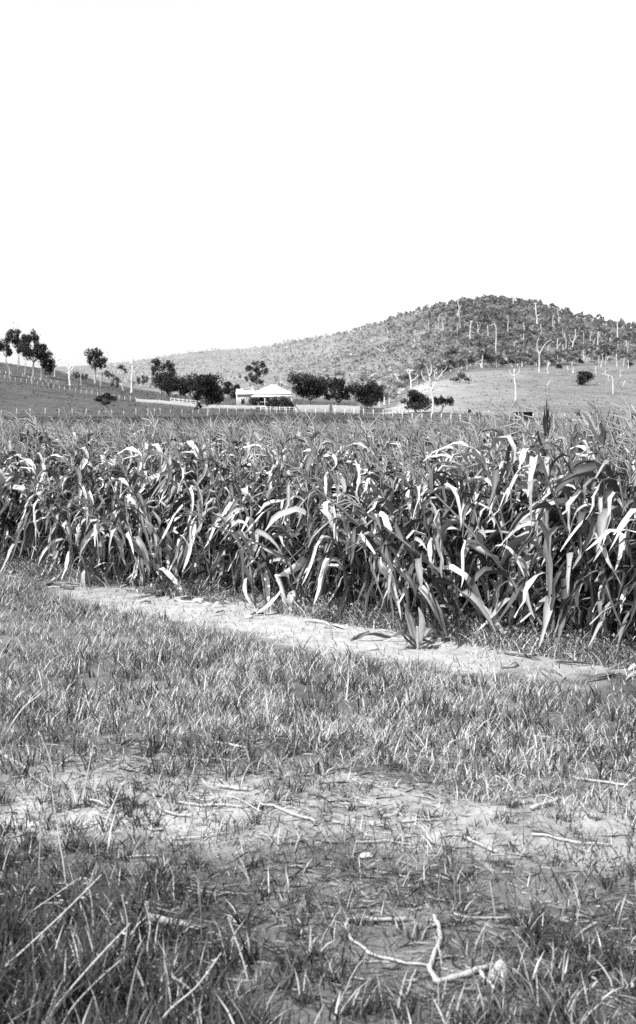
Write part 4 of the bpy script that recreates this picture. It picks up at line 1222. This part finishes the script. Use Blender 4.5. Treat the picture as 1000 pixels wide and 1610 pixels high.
# ------------------------------------------------------------------ fallen stalks, sticks and stems one can count
def ground_stick(name, label, cat, pts, wpx, tone, lift=.006, group=None, taper=.75, mat_=None, twig=None):
    G = [hit(x, y) for x, y in pts]
    o0 = G[0].copy()
    P = [np.array(p - o0) + [0, 0, lift + (.01 if 0 < i < len(G) - 1 else 0)] for i, p in enumerate(G)]
    d = np.mean([p.y for p in G]); r = wpx * .5 * d / F
    S = spline(P, 5 * len(P)); _u = np.linspace(0, len(P) - 1, len(S)); _P = np.array([tuple(p) for p in P])
    S = .45 * S + .55 * np.stack([np.interp(_u, np.arange(len(P)), _P[:, c]) for c in range(3)], 1)
    S += R.normal(size=S.shape) * r * .16
    S[:, 2] = ground(S[:, 0] + o0.x, S[:, 1] + o0.y) - o0.z + r * .8 + lift
    rr = np.linspace(r, r * taper, len(S)) * (1 + .10 * R.normal(size=len(S))) * np.where(np.arange(len(S)) % 6 == 3, 1.22, 1)
    mb = MB(); V, Q, T = tube(S, np.abs(rr), 8); mb.add(V, Q, T, np.clip(tone + .08 * R.normal(size=len(V)), 0, 1))
    o = obj(name, mb.mesh(name, mat_ or M_straw), None, label, cat, group, loc=o0)
    return o


ground_stick('dead_stalk', 'hooked pale maize stalk curving round open soil at lower right', 'dead stalk', [(642, 1452), (605, 1453), (566, 1451), (548, 1451), (544, 1464), (552, 1482), (580, 1503), (625, 1517), (672, 1524)], 7, .5, taper=.5)
ground_stick('dead_stalk', 'elbow-bent pale maize stalk whose end touches the pale earth lump', 'dead stalk', [(682, 1446), (691, 1466), (691, 1490), (680, 1515), (676, 1530), (687, 1550), (712, 1544), (745, 1535), (780, 1524)], 6.5, .55, lift=.008, taper=1.4)
ground_stick('dead_twig', 'short forked pale twig below the elbow-bent stalk', 'twig', [(754, 1532), (766, 1546), (778, 1561)], 6, .8)
ground_stick('dead_stalk', 'thin straight stalk lying behind the hooked stalk', 'dead stalk', [(722, 1443), (760, 1448), (805, 1448), (850, 1441)], 4.5, .35)
ground_stick('dead_stalk', 'short thick pale broken stalk among dark grass at lower left', 'dead stalk', [(230, 1453), (262, 1461), (297, 1468)], 11, .48, taper=.85, lift=.02)
STK = [([(241, 1252), (252, 1275), (270, 1284), (302, 1287)], 6, .8, 'curved pale stalk at left end of the bare band'),
       ([(281, 1265), (315, 1270), (345, 1269), (382, 1272)], 6, .85, 'long pale stalk just right of the curved one on the bare band'),
       ([(342, 1240), (365, 1243), (390, 1246)], 8, .75, 'short pale stick at the back edge of the bare band'),
       ([(300, 1253), (325, 1262), (345, 1256), (380, 1262), (410, 1280)], 4, .8, 'wavy thin straw crossing the bare band'),
       ([(632, 1297), (665, 1293), (720, 1289)], 5, .7, 'thin straw in the middle of the bare band'),
       ([(603, 1288), (622, 1285), (632, 1270)], 7, .7, 'bent pale stick in the middle of the bare band'),
       ([(835, 1277), (858, 1268), (880, 1257)], 9, .9, 'bright broken stick at the right of the bare band'),
       ([(836, 1316), (870, 1320), (910, 1330), (960, 1332)], 6, .8, 'long straw at right front of the bare band'),
       ([(728, 1320), (752, 1331), (782, 1346)], 8, .75, 'pale leaning stalk at front right of the bare band'),
       ([(834, 1308), (860, 1312), (886, 1322)], 6, .2, 'dark stick on the bare band\'s right end'),
       ([(714, 1245), (728, 1244), (740, 1251), (752, 1256)], 7, .02, 'dark crooked stick on pale soil'),
       ([(795, 1268), (812, 1265)], 5, .05, 'short dark stick right of the crooked one'),
       ([(130, 1255), (150, 1263), (168, 1272)], 6, .85, 'pale stick at far left of the bare band'),
       ([(270, 1322), (310, 1320), (355, 1314)], 5, .8, 'pale straw below the curved stalk on the left'),
       ([(0, 1186), (35, 1208), (76, 1242)], 7, .85, 'pale stalk slanting in from the left edge'),
       ([(500, 1296), (470, 1288), (440, 1276), (410, 1268)], 7, .8, 'pale flat stalk left of the centre of the bare band'),
       ([(560, 1328), (610, 1325), (655, 1330)], 5, .75, 'thin straw at front of the bare band near the centre'),
       ([(340, 1170), (370, 1176), (388, 1180)], 6, .8, 'short pale straw in grass left of centre'),
       ([(662, 1178), (684, 1170), (703, 1158)], 7, .85, 'pale curled stalk in grass right of centre'),
       ([(733, 1166), (760, 1142), (792, 1106)], 4, .85, 'long thin pale stalk leaning in grass right of centre'),
       ([(70, 922), (85, 919), (100, 926), (116, 928)], 6, .03, 'dark curled dead leaf on the left end of the bare strip'),
       ([(552, 1008), (566, 1000), (580, 995)], 5, .3, 'grey twig on the bare strip near the centre'),
       ([(540, 1330), (515, 1305), (500, 1270)], 4, .1, 'dark bent stem at the centre of the bare band'),
       ([(200, 1352), (225, 1350), (250, 1350)], 5, .8, 'pale straw on soil before the left tufts'),
       ([(640, 1570), (648, 1545), (655, 1528)], 6, .7, 'pale flattened leaf below the hooked stalk'),
       ([(890, 1490), (915, 1470), (940, 1455)], 6, .7, 'pale stalk amid tufts at the lower right'),
       ([(900, 1225), (940, 1232), (990, 1240)], 6, .75, 'pale stick near the right edge behind the bare band'),
       ([(775, 1240), (800, 1230), (818, 1215)], 5, .7, 'thin pale stick right of the dark crooked one')]
for pts, w, t, l in STK:
    ground_stick('dead_stalk', l, 'dead stalk', pts, w * .72, t * .66, group='stalks and sticks lying on the headland')


def upright(name, label, cat, base, pts, wpx, tone, dd=0.0, group=None, seeds=0):
    """a stem rising from its root through photo positions; dd is how far it leans away"""
    g = hit(*base); d = g.y; n = len(pts)
    P = [np.array((0, 0, -.02))] + [np.array(at(x, y, d + dd * (i + 1) / n) - g) for i, (x, y) in enumerate(pts)]
    S = spline(P, 5 * len(P)); r = wpx * .5 * d / F
    mb = MB(); V, Q, T = tube(S, np.linspace(r, r * .5, len(S)), 5); mb.add(V, Q, T, tone)
    if seeds:
        m = len(S); C = []
        for q in range(seeds):
            C.append(S[rnd.randint(int(m * .65), m - 1)] + R.normal(size=3) * r * 1.2)
        V, Q, t = cards(np.array(C), np.full(len(C), r * 1.5), np.full(len(C), tone), elong=2.5); mb.add(V, Q, None, t)
    return obj(name, mb.mesh(name, M_straw), None, label, cat, group, loc=g)


GS = 'long dry stems at lower left'
STEM = [((-60, 1570), [(30, 1500), (100, 1435), (160, 1375)], 6, .8, .25, 'long pale stem slanting up from the left edge at the bottom'),
        ((40, 1640), [(90, 1580), (150, 1510), (205, 1452)], 6, .85, .2, 'long pale stem slanting across dark grass at lower left'),
        ((80, 1640), [(110, 1590), (150, 1545), (192, 1508)], 4.5, .7, .15, 'shorter pale stem just right of the long slanting one'),
        ((225, 1625), [(270, 1585), (310, 1550), (348, 1498)], 6, .8, .1, 'pale stem leaning right at bottom left of centre'),
        ((-10, 1475), [(40, 1440), (90, 1405), (122, 1382)], 4.5, .75, .15, 'thin pale stem low at the left edge'),
        ((104, 1390), [(100, 1360), (93, 1320), (88, 1285), (80, 1235)], 4.5, .8, .1, 'upright pale stem above the dark grass at left'),
        ((62, 1385), [(62, 1350), (64, 1310), (66, 1265)], 4, .6, .05, 'thin upright stem left of the pale one'),
        ((158, 1310), [(170, 1285), (180, 1260), (192, 1232)], 5, .85, .1, 'short bright stem leaning right at the left of the bare band'),
        ((130, 1265), [(134, 1235), (140, 1205), (147, 1170)], 4, .75, .1, 'thin stem rising behind the bare band at left'),
        ((150, 1175), [(154, 1155), (160, 1128)], 4.5, .85, .05, 'short bright stem in the grass at left'),
        ((0, 1170), [(18, 1140), (38, 1112), (66, 1090)], 6, .8, .1, 'arching pale stem at the left edge of the grass'),
        ((85, 1240), [(80, 1200), (70, 1170), (60, 1150)], 4, .65, .1, 'pale curved stem behind the slanting stalk at left'),
        ((392, 1545), [(385, 1520), (372, 1480), (360, 1445)], 5, .8, .08, 'pale stem leaning left at the lower centre'),
        ((305, 1610), [(306, 1580), (298, 1555), (270, 1535)], 5, .8, .0, 'bright bent stem at the bottom left of centre'),
        ((236, 1525), [(232, 1490), (236, 1455), (228, 1420)], 5, .75, .05, 'upright pale stem beside the thick broken stalk'),
        ((195, 1545), [(195, 1500), (200, 1450), (192, 1410)], 4, .7, .08, 'upright pale stem left of the thick broken stalk'),
        ((148, 1475), [(146, 1440), (143, 1410), (135, 1380)], 4, .65, .06, 'thin grey stem amid the dark grass at left'),
        ((415, 1600), [(414, 1560), (410, 1500), (418, 1465)], 5, .08, .1, 'dark upright stem at the lower centre'),
        ((318, 1500), [(316, 1440), (314, 1380), (316, 1325)], 4, .12, .08, 'thin dark stem standing before the bare band'),
        ((855, 1610), [(830, 1570), (805, 1535), (792, 1505)], 8, .03, .1, 'dark thick stem slanting past the pale earth lump'),
        ((715, 1440), [(716, 1410), (715, 1380), (722, 1345)], 4, .15, .05, 'dark thin stem behind the hooked stalk'),
        ((780, 1440), [(776, 1420), (772, 1395), (770, 1385)], 5, .6, .02, 'short bright dead leaf standing up at right'),
        ((722, 1240), [(722, 1225), (727, 1205), (731, 1190)], 6, .02, .03, 'dark stub of a stem standing on the pale soil'),
        ((525, 1285), [(517, 1270), (508, 1255)], 5, .05, .03, 'dark short stem on the bare band')]
for b, p, w, t, dd, l in STEM:
    upright('dry_stem', l, 'grass stem', b, p, w * .75, t * .7, dd, GS if b[0] < 420 else None, seeds=10 if t > .6 else 0)


def clod(label, c, rx, ry, tone, name='earth_lump', flat=.7):
    g = hit(*c); k = g.y / F
    import bmesh
    bm = bmesh.new(); bmesh.ops.create_icosphere(bm, subdivisions=3, radius=1)
    for v in bm.verts:
        p = v.co.copy()
        f = 1 + .28 * (float(fbm(p.x * 1.6 + c[0], p.y * 1.6 + p.z * 1.3 + c[1], 3, 3)) - .5) * 2
        v.co = Vector((p.x * rx * k * f, p.y * rx * k * .8 * f, p.z * ry * k * f * flat + ry * k * .45))
    me = bpy.data.meshes.new(name); bm.to_mesh(me); bm.free()
    a = me.attributes.new('tone', 'FLOAT', 'POINT'); a.data.foreach_set('value', np.full(len(me.vertices), tone, np.float32))
    me.materials.append(M_stone)
    for p in me.polygons: p.use_smooth = True
    return obj(name, me, None, label, 'clod', None, loc=g)


clod('upright pale lump of earth at the end of the elbow-bent stalk', (787, 1548), 15, 24, .55, flat=1.0)
clod('bright white clod on the bare strip left of the broken maize plant', (391, 972), 7, 5, 1.0)
clod('pale clod in the middle of the bare strip at left', (312, 946), 9, 5, .95)
clod('small white clod beside the first pale one on the strip', (326, 952), 6, 4, 1.0)
clod('low pale clod on the strip before the centre of the crop', (585, 1022), 9, 4, .9)
clod('flat pale clod on the bare band near the centre', (576, 1348), 12, 5, .75)
